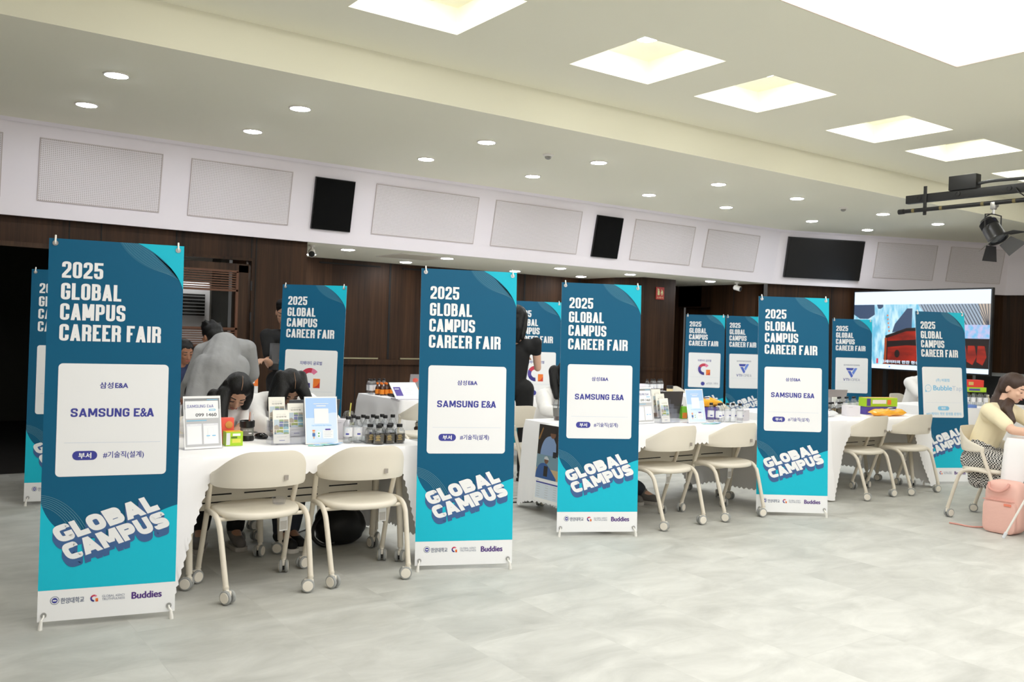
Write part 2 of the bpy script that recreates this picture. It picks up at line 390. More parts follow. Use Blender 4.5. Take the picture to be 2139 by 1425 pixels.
# side room seen through the door glass, lit by an added unseen lamp
struct('wall_added_partition', MB().box((2.12, 12.0, 1.2), (.08, 4.6, 2.4)), mat('side_room_grey', rgb(150, 146, 138), .8))  # added partition, keeps the lamp's light out of the dark passage
struct('wall_side_room_back', MB().box((2.85, 11.6, 1.2), (1.3, .08, 2.4)), MATS['side_room_grey'])
t = thing('added_lamp', 'unseen lamp added to light the side room behind the louvred door', 'ceiling light', (2.85, 10.0, 2.40))
MB().box((0, 0, -.012), (.5, .2, .022)).build('diffuser', lampmat('added_lamp_lit', (1, .97, .92, 1), 16), t, False); MB().box((0, 0, .004), (.54, .24, .012)).build('housing', M_white, t, False)
# hinged walnut door with louvres and a glass panel
dm = MB(); X0, X1 = 2.3, 3.2
for a, b in ((X0, 2.42), (3.1, X1)): dm.box(((a+b)/2, YF+.05, 1.04), (b-a, .05, 2.06), 0)
dm.box((2.76, YF+.05, 2.04), (.9, .05, .09), 0); dm.box((2.76, YF+.05, .62), (.9, .05, 1.2), 0)
D1 = struct('door_1', dm, [M_wooddoor])
fr = MB()
for x in (2.435, 3.085): fr.box((x, YF+.03, 1.63), (.025, .03, .74), 0)
for z in (2.0, 1.8, 1.4, 1.22): fr.box((2.76, YF+.03, z), (.67, .03, .022), 0)
for k in range(7): fr.box((2.76, YF+.04, 1.825+.025*k), (.65, .03, .012), 0, M=Matrix.Identity(4))
for k in range(7): fr.box((2.76, YF+.04, 1.245+.023*k), (.65, .03, .011), 0)
fo = fr.build('louver_frame', M_louver, D1, False)
MB().box((2.76, YF+.05, 1.6), (.65, .006, .38)).build('glass_pane', clearmat('door_glass', (.85, .86, .86, 1), .025), D1, False)
for z in (1.86, 1.53): MB().tube([(3.222, YF-.012, z-.05), (3.222, YF-.012, z+.05)], .012, 10).build('hinge', M_black, D1)
struct('trim_4', MB().box((3.235, YF-.006, 1.06), (.03, .03, 2.12)).box((2.28, YF-.006, 1.06), (.03, .03, 2.12)).box((2.76, YF-.006, 2.135), (.98, .03, .03)), M_wood)
# air conditioner seen through the glass
ac = thing('air_conditioner', 'tall white floor-standing air conditioner seen through the door glass behind the bending man', 'air conditioner', (2.83, 10.3, 0))
MB().box((0, 0, .95), (.46, .3, 1.9), 0, bev=.02).build('cabinet', mat('ac_white', rgb(225, 225, 228), .5), ac)
MB().box((-.03, -.152, 1.65), (.4, .01, .24), 0).build('grille_opening', M_groove, ac, False)
for k in range(6): MB().box((-.03, -.163, 1.555+.038*k), (.39, .03, .012), 0).build('louver', mat('ac_louver', rgb(150, 152, 152), .4), ac, False)
# floor outlets etc: perforated boards in the bulkhead
def on_bulk(seg, s0, s1, z0, z1, off=.003):
    """frame on the slanted bulkhead: returns matrix (x along wall, z up the slant) and size"""
    a, b = PB[seg], PB[seg+1]; t = (b-a).normalized(); n = Vector((t.y, -t.x))
    zc = (z0+z1)/2; sc = (s0+s1)/2; p = a+t*sc+n*(KS*(zc-ZL))
    X = Vector((t.x, t.y, 0)); Z = Vector((n.x*KS, n.y*KS, 1)).normalized(); Y = Z.cross(X)
    M = Matrix((X, Y, Z)).transposed().to_4x4(); M.translation = Vector((p.x, p.y, zc)) - Y*off
    return M, s1-s0, (z1-z0)*math.sqrt(1+KS*KS)
M_frame = mat('panel_reveal_grey', rgb(196, 186, 184), .8)
panels = [(0, -.55, .88), (0, 1.18, 2.24), (0, 2.52, 3.56), (0, 4.55, 5.92), (0, 6.18, 7.55), (0, 8.52, 9.70), (0, 9.98, 11.14), (1, 1.81, 2.94), (1, 3.21, 4.28)]
plab = ['at far left edge, cut by the picture edge', 'largest one at left, above the two left banners', 'just left of the leftmost black speaker', 'just right of the leftmost black speaker',
        'just left of the second black speaker', 'just right of the second black speaker', 'just left of the wide black wall screen', 'just right of the black wall screen', 'rightmost, behind the stage spotlight']
for (sg, a, b), lb in zip(panels, plab):
    o0 = 4 if sg == 0 else 0
    M, w, h = on_bulk(sg, a+o0, b+o0, 2.525 if sg == 0 else 2.555, 3.075 if sg == 0 else 3.12)
    t = thing('acoustic_panel', 'white perforated acoustic panel in the bulkhead, ' + lb, 'wall panel', group='perforated panels in the bulkhead'); t.matrix_world = M
    MB().box((0, .001, 0), (w, .006, h)).build('perforated_board', M_perf, t, False)
    f = MB()
    for sx in (-1, 1): f.box((sx*w/2, 0, 0), (.008, .012, h+.008))
    for sz in (-1, 1): f.box((0, 0, sz*h/2), (w, .012, .008))
    f.build('frame', M_frame, t, False)
for (a, b), lb in (((3.82, 4.28), 'leftmost of the two'), ((7.81, 8.27), 'right one of the two')):
    M, w, h = on_bulk(0, a+4, b+4, 2.515, 3.065, .02)
    t = thing('wall_speaker', 'tall black rectangular speaker grille set in the white bulkhead, ' + lb, 'speaker', group='black speakers in the bulkhead'); t.matrix_world = M
    MB().box((0, .01, 0), (w, .03, h)).build('housing', M_black, t, False)
    MB().box((0, -.012, 0), (w-.015, .014, h-.015), bev=.004).build('grille', M_matblack, t)
M, w, h = on_bulk(1, .17, 1.54, 2.487, 3.12, .03)
t = thing('wall_screen', 'wide black switched-off screen set in the white bulkhead at right', 'screen'); t.matrix_world = M
MB().box((0, .01, 0), (w, .05, h), bev=.004).build('housing', M_black, t)
MB().box((0, -.018, 0), (w-.03, .008, h-.03)).build('display_glass', mat('dark_display_glass', rgb(12, 12, 13), .35), t, False)

# ------------------------------------------------------------------ ceiling fittings
def downlight(x, y, z, label, group, proto=[None]):
    if proto[0] is None:
        t = thing('downlight', label, 'ceiling light', (x, y, z), 0, group)
        MB().lathe([(.092, 0), (.092, -.006), (.08, -.009), (.075, -.003)], 28).build('trim_ring', M_white, t)
        MB().lathe([(.076, -.004), (.072, -.009), (.05, -.014), (.02, -.016), (.001, -.0165)], 28).build('diffuser', M_down, t)
        proto[0] = t; return t
    return dup(proto[0], (x, y, z), 0, label, group)
DX = [1.375, 2.765, 4.585, 5.96, 7.755, 9.175, 11.02, 12.4]
ordn = ['first', 'second', 'third', 'fourth', 'fifth', 'sixth', 'seventh', 'eighth']
for i, x in enumerate(DX):
    downlight(x, 6.93, ZM, f'lit round downlight in the soffit, {ordn[i]} from the left in the row nearer the beam', 'soffit downlights')
    downlight(x, 8.05, ZM, f'lit round downlight in the soffit, {ordn[i]} from the left in the row nearer the bulkhead', 'soffit downlights')
for i, x in enumerate([4.5, 5.86, 7.69, 9.0, 10.72]):
    downlight(x, 9.68, ZL, f'small lit round downlight under the bulkhead, {ordn[i]} from the left in the front row', 'downlights under the bulkhead')
for i, x in enumerate([4.47, 5.85, 7.68, 8.95]):
    downlight(x, 10.74, ZL, f'small lit round downlight near the walnut wall, {ordn[i]} from the left in the back row', 'downlights under the bulkhead')
for i, cx in enumerate(CX):
    if 2 < cx < 11:
        k = [c for c in CX if 2 < c < 11].index(cx)
        downlight(cx+CS/2, CY-CS/2, ZT, f'lit round downlight up inside a square ceiling coffer, {ordn[k]} coffer from the left', 'downlights in the coffers')
# LED strips washing the coffer walls, tucked along the near lips
def arealight(name, loc, target, sx, sy, w, col=(1, .97, .86)):
    l = bpy.data.lights.new(name, 'AREA'); l.shape = 'RECTANGLE'; l.size = sx; l.size_y = sy; l.energy = w; l.color = col
    o = bpy.data.objects.new(name, l); COL.objects.link(o); o.location = loc
    o.rotation_euler = (Vector(target)-Vector(loc)).to_track_quat('-Z', 'Y').to_euler(); return o
for cx in CX:
    if cx < 1 or cx > 13: continue
    xm, ym = cx+CS/2, CY-CS/2
    arealight('coffer_led_strip', (xm, CY-CS+.02, ZC+.03), (xm, CY, ZC+.075), CS*.8, .03, STRIP_W)
    o = arealight('coffer_led_strip', (cx+.02, ym, ZC+.03), (cx+CS, ym, ZC+.075), .03, CS*.8, STRIP_W)
    o.rotation_euler = (Vector((1, 0, .06))).to_track_quat('-Z', 'Y').to_euler(); o.data.size, o.data.size_y = CS*.8, .03
for k, p in enumerate(PAN):
    t = thing('light_panel', 'large glowing white square light panel set flush in the ceiling at top right' if k == 0 else 'large glowing ceiling panel added out of view to brighten the bulkhead', 'ceiling light', ((p[0]+p[2])/2, (p[1]+p[3])/2, ZC))
    MB().box((0, 0, .02), (p[2]-p[0]-.01, p[3]-p[1]-.01, .03)).build('diffuser', M_panel, t, False)
    f = MB(); w, h = p[2]-p[0], p[3]-p[1]
    for sx in (-1, 1): f.box((sx*(w/2-.004), 0, .02), (.008, h, .05))
    for sy in (-1, 1): f.box((0, sy*(h/2-.004), .02), (w, .008, .05))
    f.build('frame', mat('pale_pink_edge_trim', rgb(225, 205, 190), .6), t, False)
for x, lb in ((5.348, 'small round white smoke detector on the soffit between downlights, nearer one'), (10.2, 'small round white smoke detector on the soffit, farther one at right')):
    t = thing('smoke_detector', lb, 'smoke detector', (x, 6.98, ZM), 0, 'smoke detectors')
    MB().lathe([(.055, 0), (.055, -.012), (.035, -.022)], 24).build('base', M_white, t)
    MB().lathe([(.034, -.02), (.03, -.04), (.012, -.05), (.001, -.05)], 20).build('sensor_head', mat('detector_grey', rgb(150, 148, 142), .4), t)
def cctv(x, y, lb, aim):
    t = thing('security_camera', lb, 'security camera', (x, y, ZL), 0, 'security cameras')
    MB().lathe([(.035, 0), (.035, -.012), (.016, -.02)], 20).tube([(0, 0, -.015), (0, 0, -.05)], .012, 10).build('mount', M_white, t)
    a = Vector(aim).normalized(); c = Vector((0, 0, -.085)); M = Matrix.Translation(c-a*.05) @ a.to_track_quat('Z', 'Y').to_matrix().to_4x4()
    MB().lathe([(.03, 0), (.04, .01), (.04, .115), (.036, .12)], 20, 0, M).build('barrel', M_white, t)
    MB().lathe([(.034, .1205), (.03, .122), (.001, .122)], 20, 0, M).build('lens', M_black, t)
cctv(4.0, 9.56, 'white bullet security camera under the bulkhead above the left walnut pier', (-.35, -.9, -.3))
cctv(11.2, 9.55, 'white bullet security camera under the bulkhead beside the right-hand wall', (.15, -.9, -.25))
t = thing('access_hatch', 'square flush ceiling access hatch in the low soffit between the small downlights', 'hatch', (5.5, 9.9, ZL))
MB().box((0, 0, -.004), (.66, .66, .006)).build('hatch_lid', mat('hatch_cream', rgb(206, 198, 182), .8), t, False)
f = MB()
for s in (-1, 1): f.box((s*.34, 0, -.004), (.012, .7, .008)).box((0, s*.34, -.004), (.7, .012, .008))
f.build('frame', M_white, t, False)

# ------------------------------------------------------------------ lettering
def rounded(path, closed=False, seg=6):
    """polyline of (x, y[, r]) -> points with rounded corners"""
    P = [Vector(p[:2]) for p in path]; rad = [p[2] if len(p) > 2 else 0 for p in path]; out = []; n = len(P)
    for i, p in enumerate(P):
        if rad[i] <= 0 or (not closed and i in (0, n-1)): out.append(p); continue
        a = P[i-1]-p; b = P[(i+1) % n]-p; r = min(rad[i], a.length*.499, b.length*.499)
        a.normalize(); b.normalize(); p0 = p+a*r; p1 = p+b*r
        for k in range(seg+1):
            t = k/seg; out.append(p0*(1-t)**2*1 + p*2*t*(1-t) + p1*t*t)
    return out
def strip(pts, w, closed=False):
    """stroke outline as quads"""
    n = len(pts); L = []; Rr = []
    for i, p in enumerate(pts):
        a = pts[i-1] if (i > 0 or closed) else None; b = pts[(i+1) % n] if (i < n-1 or closed) else None
        d1 = (p-a).normalized() if a is not None else None; d2 = (b-p).normalized() if b is not None else None
        if d1 is None: d1 = d2
        if d2 is None: d2 = d1
        n1 = Vector((-d1.y, d1.x)); n2 = Vector((-d2.y, d2.x)); m = n1+n2
        m = m.normalized() if m.length > 1e-5 else n1; k = 1/max(m.dot(n1), .35)
        L.append(p+m*k*w/2); Rr.append(p-m*k*w/2)
    fs = []
    for i in range(n if closed else n-1):
        j = (i+1) % n; fs.append([L[i], Rr[i], Rr[j], L[j]])
    return fs
r_ = .47
GL = {  # strokes in a unit box: list of (path, closed) ; 'd' = diagonal with flat top and foot
 'O': [[(0, 0, r_), (0, 1, r_), (1, 1, r_), (1, 0, r_), 'c']], '0': [[(0, 0, r_), (0, 1, r_), (1, 1, r_), (1, 0, r_), 'c']],
 'C': [[(1, .66), (1, 1, r_), (0, 1, r_), (0, 0, r_), (1, 0, r_), (1, .34)]],
 'G': [[(1, .70), (1, 1, r_), (0, 1, r_), (0, 0, r_), (1, 0, r_), (1, .46), (.5, .46)]],
 'L': [[(0, 1.0), (0, 0), (1.1, 0)]], 'I': [[(0, 1), (0, 0)]], 'U': [[(0, 1), (0, 0, r_), (1, 0, r_), (1, 1)]],
 'S': [[(1, .70), (1, 1, r_), (0, 1, r_), (0, .56, .4), (1, .44, .4), (1, 0, r_), (0, 0, r_), (0, .30)]],
 'P': [[(0, 0), (0, 1), (1, 1, r_), (1, .44, r_), (0, .44)]], 'R': [[(0, 0), (0, 1), (1, 1, r_), (1, .5, r_), (0, .5)], [(.55, .5), (1, .42, .3), (1, 0)]],
 'B': [[(0, 0), (0, 1), (.95, 1, r_), (.95, .53, r_), (0, .53)], [(0, .53), (1, .53, r_), (1, 0, r_), (0, 0)]],
 'E': [[(1.05, 1), (0, 1), (0, 0), (1.05, 0)], [(0, .52), (.9, .52)]], 'F': [[(1.05, 1), (0, 1), (0, 0)], [(0, .5), (.9, .5)]],
 'A': ['d', (.5, 1, 0, 0), (.5, 1, 1, 0), [(.18, .22), (.82, .22)]], 'M': [[(0, 0), (0, 1)], [(1, 0), (1, 1)], 'd', (0.06, 1, .5, .1), (.94, 1, .5, .1)],
 'N': [[(0, 0), (0, 1)], [(1, 0), (1, 1)], 'd', (0.04, 1, .96, 0)], 'V': ['d', (0, 1, .5, 0), (1, 1, .5, 0)], 'T': [[(-.1, 1), (1.1, 1)], [(.5, 1), (.5, 0)]],
 'K': [[(0, 0), (0, 1)], 'd', (1, 1, .18, .42), (.3, .55, 1, 0)],
 '2': [[(0, .70), (0, 1, r_), (1, 1, r_), (1, .58, .3), (.02, .12, .1), (.02, 0), (1.05, 0)]], '5': [[(1, 1), (.04, 1), (.04, .56), (1, .60, .5), (1, 0, r_), (0, 0, r_), (0, .30)]],
}
HEAVY = {'G': [[(1, .84), (1, 1, r_), (0, 1, r_), (0, 0, r_), (1, 0, r_), (1, .34), (.56, .34)]], 'C': [[(1, .80), (1, 1, r_), (0, 1, r_), (0, 0, r_), (1, 0, r_), (1, .20)]],
 'S': [[(1, .84), (1, 1, r_), (0, 1, r_), (0, .54, .3), (1, .46, .3), (1, 0, r_), (0, 0, r_), (0, .16)]]}
def glyphs(text, h, wd, sw, gap, space, widths={}, heavy=False):
    """block letters of height h -> quads (2D, baseline at 0, starting at x=0), total width"""
    Q = []; x = 0
    for ch in text:
        if ch == ' ': x += space; continue
        w = wd*widths.get(ch, 1.0)
        if ch == 'I': w = sw
        g = HEAVY.get(ch, GL[ch]) if heavy else GL[ch]; diag = False
        fx = lambda u: x+sw/2+u*(w-sw); fy = lambda v: sw/2+v*(h-sw)
        for e in g:
            if e == 'd': diag = True; continue
            if isinstance(e, tuple):
                x0, y0, x1, y1 = e
                if y0 == 1: a0, b0 = fx(x0), h
                else: a0, b0 = fx(x0), fy(y0)
                a1, b1 = fx(x1), (0 if y1 == 0 else fy(y1))
                hw = sw*.52; Q.append([Vector((a0-hw, b0)), Vector((a1-hw, b1)), Vector((a1+hw, b1)), Vector((a0+hw, b0))]); continue
            closed = e[-1] == 'c'; path = e[:-1] if closed else e
            k = min(w-sw, (h-sw))
            pp = [(fx(p[0]), fy(p[1]), p[2]*k) if len(p) > 2 else (fx(p[0]), fy(p[1])) for p in path]
            # run open vertical ends out to the letter edge
            if not closed:
                for idx, nb in ((0, 1), (-1, -2)):
                    p = pp[idx]; o = path[idx]
                    if abs(path[idx][0]-path[nb][0]) < 1e-6 and o[1] in (0, 1): pp[idx] = (p[0], 0 if o[1] == 0 else h)
                    elif abs(path[idx][1]-path[nb][1]) < 1e-6 and o[0] >= 1: pp[idx] = (x+w, p[1])
                    elif abs(path[idx][1]-path[nb][1]) < 1e-6 and o[0] < -.05: pp[idx] = (x, p[1])
            Q += strip(rounded(pp, closed), sw, closed)
        x += w+gap
    return Q, x-gap
FONTC = {}
def font_polys(text, bold=0):
    """polygons of text in the built-in font, size 1, cached; returns (verts, faces, bbox)"""
    key = text
    if key not in FONTC:
        c = bpy.data.curves.new('t', 'FONT'); c.body = text; c.size = 1; o = bpy.data.objects.new('t', c); COL.objects.link(o)
        bpy.context.view_layer.update()
        me = o.evaluated_get(bpy.context.evaluated_depsgraph_get()).to_mesh()
        vs = [Vector(v.co[:2]) for v in me.vertices]; fs = [tuple(p.vertices) for p in me.polygons]
        o.evaluated_get(bpy.context.evaluated_depsgraph_get()).to_mesh_clear()
        bpy.data.objects.remove(o); bpy.data.curves.remove(c)
        FONTC[key] = (vs, fs)
    return FONTC[key]

class Print:
    """flat artwork: u to the right, v downward, in metres; layers lift it a hair off the sheet"""
    LAY = .0005
    def __init__(s): s.mb = MB(); s.mats = []; s.n = 0
    def dep(s, layer):
        s.n += 1
        return -layer*s.LAY-((s.n % 11)*.00004 if layer == int(layer) else (s.n % 13)*.000005)
    def mi(s, m):
        if m not in s.mats: s.mats.append(m)
        return s.mats.index(m)
    def poly(s, pts, m, layer=1):
        d = s.dep(layer); s.mb.add([(p[0], d, -p[1]) for p in pts], [tuple(range(len(pts)))], s.mi(m))
    def polys(s, vs, fs, m, layer=1): d = s.dep(layer); s.mb.add([(p[0], d, -p[1]) for p in vs], fs, s.mi(m))
    def rect(s, x0, y0, x1, y1, m, layer=1, r=0):
        if r <= 0: return s.poly([(x0, y0), (x1, y0), (x1, y1), (x0, y1)], m, layer)
        pts = []
        for cx, cy, a0 in ((x1-r, y0+r, -90), (x1-r, y1-r, 0), (x0+r, y1-r, 90), (x0+r, y0+r, 180)):
            for k in range(7): a = R(a0+15*k); pts.append((cx+r*math.cos(a), cy+r*math.sin(a)))
        s.poly(pts, m, layer)
    def disc(s, cx, cy, r, m, layer=1, n=24, ry=None): s.poly([(cx+r*math.cos(2*PI*k/n), cy+(ry or r)*math.sin(2*PI*k/n)) for k in range(n)], m, layer)
    def line(s, pts, w, m, layer=1):
        for q in strip([Vector(p) for p in pts], w): s.poly(q, m, layer)
    def quads(s, Q, T, m, layer=1):
        for q in Q: s.poly([T(p) for p in q], m, layer)
    def text(s, t, x0, y0, x1, y1, m, layer=2, bold=0, cap=True):
        """fit the ink of t into the box (x0,y0)-(x1,y1), y down"""
        vs, fs = font_polys(t); used = set(i for f in fs for i in f)
        ax = min(vs[i].x for i in used); bx = max(vs[i].x for i in used); ay = min(vs[i].y for i in used); by = max(vs[i].y for i in used)
        kx = (x1-x0)/(bx-ax); ky = (y1-y0)/(by-ay)
        for dx, dy in ([(0, 0)] if not bold else [(-bold, 0), (bold, 0), (0, bold*.6), (0, -bold*.6)]):
            s.polys([(x0+(v.x-ax)*kx+dx, y1-(v.y-ay)*ky+dy) for v in vs], fs, m, layer)
    def block(s, t, x0, y0, x1, h, m, layer=2, wd=.4, sw=.16, gap=.07, space=.2, widths={}):
        """block lettering: cap top at y0, height h, stretched to end at x1"""
        Q, w = glyphs(t, h, wd*h, sw*h, gap*h, space*h, widths); k = (x1-x0)/w
        s.quads(Q, lambda p: (x0+p.x*k, y0+h-p.y), m, layer)
    def build(s, name, parent, M=None):
        return link(name, s.mb.mesh(name, s.mats, False), parent, M)

# ------------------------------------------------------------------ X banners
B_dark = mat('banner_dark_teal_print', rgb(14, 91, 126), .42, spec=.22)
B_lens = mat('banner_lens_teal_print', rgb(38, 104, 134), .42, spec=.25)
B_teal = mat('banner_turquoise_print', rgb(24, 188, 212), .42, spec=.25)
B_line = mat('banner_fine_line_print', rgb(104, 156, 172), .42)
B_white = mat('banner_white_print', rgb(240, 241, 242), .5)
B_navy = mat('banner_navy_print', rgb(58, 62, 152), .5)
B_blue3 = mat('banner_letter_side_blue_print', rgb(58, 96, 148), .5)
B_edge = mat('banner_hairline_print', rgb(196, 208, 226), .5)
B_purple = mat('banner_purple_print', rgb(82, 46, 128), .5)
B_slate = mat('banner_slate_print', rgb(120, 128, 150), .5)
B_sky = mat('banner_sky_print', rgb(128, 196, 232), .5)
B_red = mat('print_red', rgb(200, 52, 78), .5); B_pink = mat('print_pink', rgb(228, 124, 160), .5)
B_violet = mat('print_violet', rgb(84, 66, 154), .5); B_indigo = mat('print_indigo', rgb(52, 44, 128), .5)
B_orange = mat('print_orange', rgb(236, 122, 40), .5); B_dred = mat('print_vermilion', rgb(206, 62, 34), .5)
B_vti1 = mat('print_triangle_dark', rgb(66, 80, 172), .5); B_vti2 = mat('print_triangle_mid', rgb(76, 102, 196), .5); B_vti3 = mat('print_triangle_light', rgb(104, 140, 224), .5)
B_gold = mat('print_gold', rgb(216, 186, 110), .5)
BW, BH = .6, 1.8
def bez(p, n=18):
    """cubic bezier"""
    return [tuple((1-t)**3*Vector(p[0])+3*t*(1-t)**2*Vector(p[1])+3*t*t*(1-t)*Vector(p[2])+t**3*Vector(p[3])) for t in [k/n for k in range(n+1)]]
def glogo(P, cx, cy, r, layer=3):
    """ring mark open to the right with an orange block in its mouth"""
    def sector(a0, a1, m, r0=.52):
        n = 10; o = [(cx+r*math.cos(R(a0+(a1-a0)*k/n)), cy-r*math.sin(R(a0+(a1-a0)*k/n))) for k in range(n+1)]
        i = [(cx+r*r0*math.cos(R(a0+(a1-a0)*k/n)), cy-r*r0*math.sin(R(a0+(a1-a0)*k/n))) for k in range(n, -1, -1)]
        for k in range(n): P.poly([o[k], o[k+1], i[n-k-1], i[n-k]], m, layer)
    sector(38, 75, B_pink); sector(75, 150, B_red); sector(150, 205, B_violet); sector(205, 275, B_indigo)
    P.rect(cx+.38*r, cy+.06*r, cx+1.08*r, cy+1.0*r, B_orange, layer); P.poly([(cx+1.08*r, cy+.35*r), (cx+1.08*r, cy+r), (cx+.38*r, cy+r), (cx+.8*r, cy+.75*r)], B_dred, layer+1)
def vtilogo(P, cx, cy, w, layer=3):
    s = w/236.0; T = lambda pts: [(cx+(x-118)*s, cy+(y-102)*s) for x, y in pts]
    P.poly(T([(8, 2), (166, 2), (138, 54), (20, 54), (0, 14)]), B_vti1, layer)
    P.poly(T([(180, 2), (228, 2), (234, 12), (154, 150), (124, 98)]), B_vti3, layer)
    P.poly(T([(30, 66), (94, 66), (148, 164), (126, 202), (108, 202)]), B_vti2, layer)
def banner_art(kind):
    P = Print(); U = lambda u: u*BW; V = lambda v: v*BH
    P.rect(0, 0, BW, V(.92), B_dark, 0); P.rect(0, V(.92), BW, BH, B_white, 0)
    # turquoise corner and the lens of fine lines under it
    arc = bez([(U(.646), 0), (U(.80), V(.022)), (U(.96), V(.07)), (BW, V(.122))])
    P.poly(arc+[(BW, 0)], B_teal, 2)
    low = bez([(U(.512), 0), (U(.60), V(.055)), (U(.80), V(.083)), (U(.955), V(.078))])
    up = arc[:16]; P.poly(low+up[::-1], B_lens, 1)
    for k in range(1, 8):
        t = k/8; P.line([(low[i][0]*(1-t)+up[min(i, 15)][0]*t, low[i][1]*(1-t)+up[min(i, 15)][1]*t) for i in range(16)], .0007, B_line, 2)
    # turquoise wave at the foot
    wave = bez([(0, V(.692)), (U(.05), V(.755)), (U(.20), V(.80)), (U(.42), V(.79))]) + bez([(U(.42), V(.79)), (U(.62), V(.78)), (U(.80), V(.728)), (BW, V(.711))])
    for i in range(len(wave)-1):
        a, b = wave[i], wave[i+1]; P.poly([a, b, (b[0], V(.92)), (a[0], V(.92))], B_teal, 1)
    for k in range(7):
        t = k/6; P.line(bez([(0, V(.673+.028*t)), (U(.14-.05*t), V(.68+.028*t)), (U(.25-.08*t), V(.715+.02*t)), (U(.33-.12*t), V(.765)), ], 14), .0016, B_line, 2)
    # headline
    P.block('2025', U(.097), V(.0595), U(.394), V(.0435), B_white, 3, wd=.41, sw=.158, gap=.065)
    P.block('GLOBAL', U(.095), V(.1165), U(.532), V(.044), B_white, 3, wd=.40, sw=.158, gap=.062, widths={'L': .86, 'A': 1.1})
    P.block('CAMPUS', U(.093), V(.1705), U(.566), V(.044), B_white, 3, wd=.40, sw=.158, gap=.062, widths={'A': 1.1, 'M': 1.3})
    P.block('CAREER FAIR', U(.092), V(.2253), U(.838), V(.044), B_white, 3, wd=.40, sw=.158, gap=.062, space=.20, widths={'E': .88, 'F': .88, 'A': 1.1})
    # white card
    P.rect(U(.094), V(.329), U(.905), V(.6265), B_white, 3, r=.020)
    P.rect(U(.149), V(.538), U(.857), V(.5388), B_edge, 4)
    if kind == 'samsung':
        P.text('삼성', U(.395), V(.378), U(.492), V(.3945), B_navy, 4, .0008); P.text('E&A', U(.508), V(.380), U(.601), V(.393), B_navy, 4, .0012)
        P.block('SAMSUNG', U(.190), V(.4475), U(.618), V(.0226), B_navy, 4, wd=.62, sw=.185, gap=.10, widths={'A': 1.15, 'M': 1.3})
        P.block('E', U(.650), V(.4475), U(.695), V(.0226), B_navy, 4, wd=.55, sw=.185); P.text('&', U(.700), V(.4475), U(.748), V(.4703), B_navy, 4, .0014)
        P.block('A', U(.746), V(.4475), U(.802), V(.0226), B_navy, 4, wd=.66, sw=.19)
        P.rect(U(.211), V(.560), U(.390), V(.584), B_navy, 4, r=.0212); P.text('부서', U(.256), V(.5648), U(.346), V(.5795), B_white, 5, .0012)
        P.text('#기술직(설계)', U(.433), V(.5625), U(.733), V(.5825), B_navy, 4, .0005)
    elif kind == 'gat':
        P.text('지에이티 글로벌', U(.33), V(.386), U(.67), V(.4045), B_navy, 4, .0006)
        glogo(P, U(.49), V(.470), .090, 4)
        P.line([(U(.49)+.105*math.cos(R(a)), V(.470)-.105*math.sin(R(a))) for a in range(135, 275, 10)], .0025, B_edge, 4)
        P.disc(U(.47), V(.594), .030, B_navy, 4); P.text('#콘텐츠 기획자', U(.56), V(.582), U(.86), V(.600), B_slate, 4)
    elif kind == 'vti':
        P.text('브이티아이코리아', U(.30), V(.384), U(.70), V(.3985), B_slate, 4, .0006)
        vtilogo(P, U(.5), V(.455), .170, 4)
        P.block('VTI', U(.29), V(.5035), U(.43), V(.0205), B_navy, 4, wd=.72, sw=.16, gap=.06); P.block('KOREA', U(.445), V(.5035), U(.71), V(.0205), B_slate, 4, wd=.68, sw=.09, gap=.12, widths={'E': .8})
    elif kind == 'bubble':
        P.text('(주) 버블탭', U(.37), V(.397), U(.64), V(.418), B_sky, 4, .0006)
        cx, cy = U(.205), V(.455); P.line([(cx+.036*math.cos(2*PI*k/28), cy+.036*math.sin(2*PI*k/28)) for k in range(29)], .004, B_sky, 4)
        P.poly([(cx-.036, cy+.012), (cx-.018, cy+.038), (cx-.036, cy+.040)], B_sky, 4)
        for d in (-.012, 0, .012): P.disc(cx+d, cy, .003, B_sky, 4, 10)
        P.text('Bubble', U(.31), V(.438), U(.685), V(.4665), B_sky, 4, .0022); P.text('Tap', U(.69), V(.440), U(.89), V(.4745), B_edge, 4)
        P.rect(U(.385), V(.560), U(.615), V(.584), B_sky, 4, r=.0212); P.text('직무', U(.455), V(.565), U(.545), V(.579), B_white, 5, .0012)
        P.text('#AI/캐릭터 챗봇 플랫폼 운영자', U(.15), V(.596), U(.86), V(.613), B_sky, 4, .0004)
    else:
        P.rect(U(.211), V(.560), U(.390), V(.584), B_navy, 4, r=.0212)
    # slanted three-dimensional slogan
    ex = Vector((U(.81), -V(.083))).normalized()
    sl1, w1 = glyphs('GLOBAL', .105, .094, .0335, .006, .03, {'L': .80, 'A': 1.15, 'B': 1.02}, True); sl2, w2 = glyphs('CAMPUS', .105, .094, .0335, .006, .03, {'A': 1.15, 'M': 1.30}, True)
    def place(x0, y0, L, w): return lambda p: (x0+p.x*L/w-p.y*.42, y0-p.x*L/w*.318-p.y*.70)
    T1 = place(U(.142), V(.7995), .437, w1); T2 = place(U(.212), V(.8465), .447, w2)
    for k in range(10):
        d = .0375*(k+1)/10
        for q, (Q, T) in enumerate(((sl1, T1), (sl2, T2))): P.quads(Q, lambda p, T=T, d=d: (T(p)[0], T(p)[1]+d), B_blue3, 3.01+.18*k+.09*q)
    P.quads(sl1, T1, B_white, 6); P.quads(sl2, T2, B_white, 6)
    # sponsor row
    cx, cy = U(.119), V(.947); P.disc(cx, cy, .0195, B_slate, 1); P.disc(cx, cy, .0165, B_white, 2); P.disc(cx, cy, .0125, B_navy, 3); P.rect(cx-.008, cy-.003, cx+.008, cy+.003, B_white, 4)
    P.text('한양대학교', U(.162), V(.9415), U(.327), V(.9565), B_slate, 2, .0006)
    glogo(P, U(.398), V(.9485), .0165, 2)
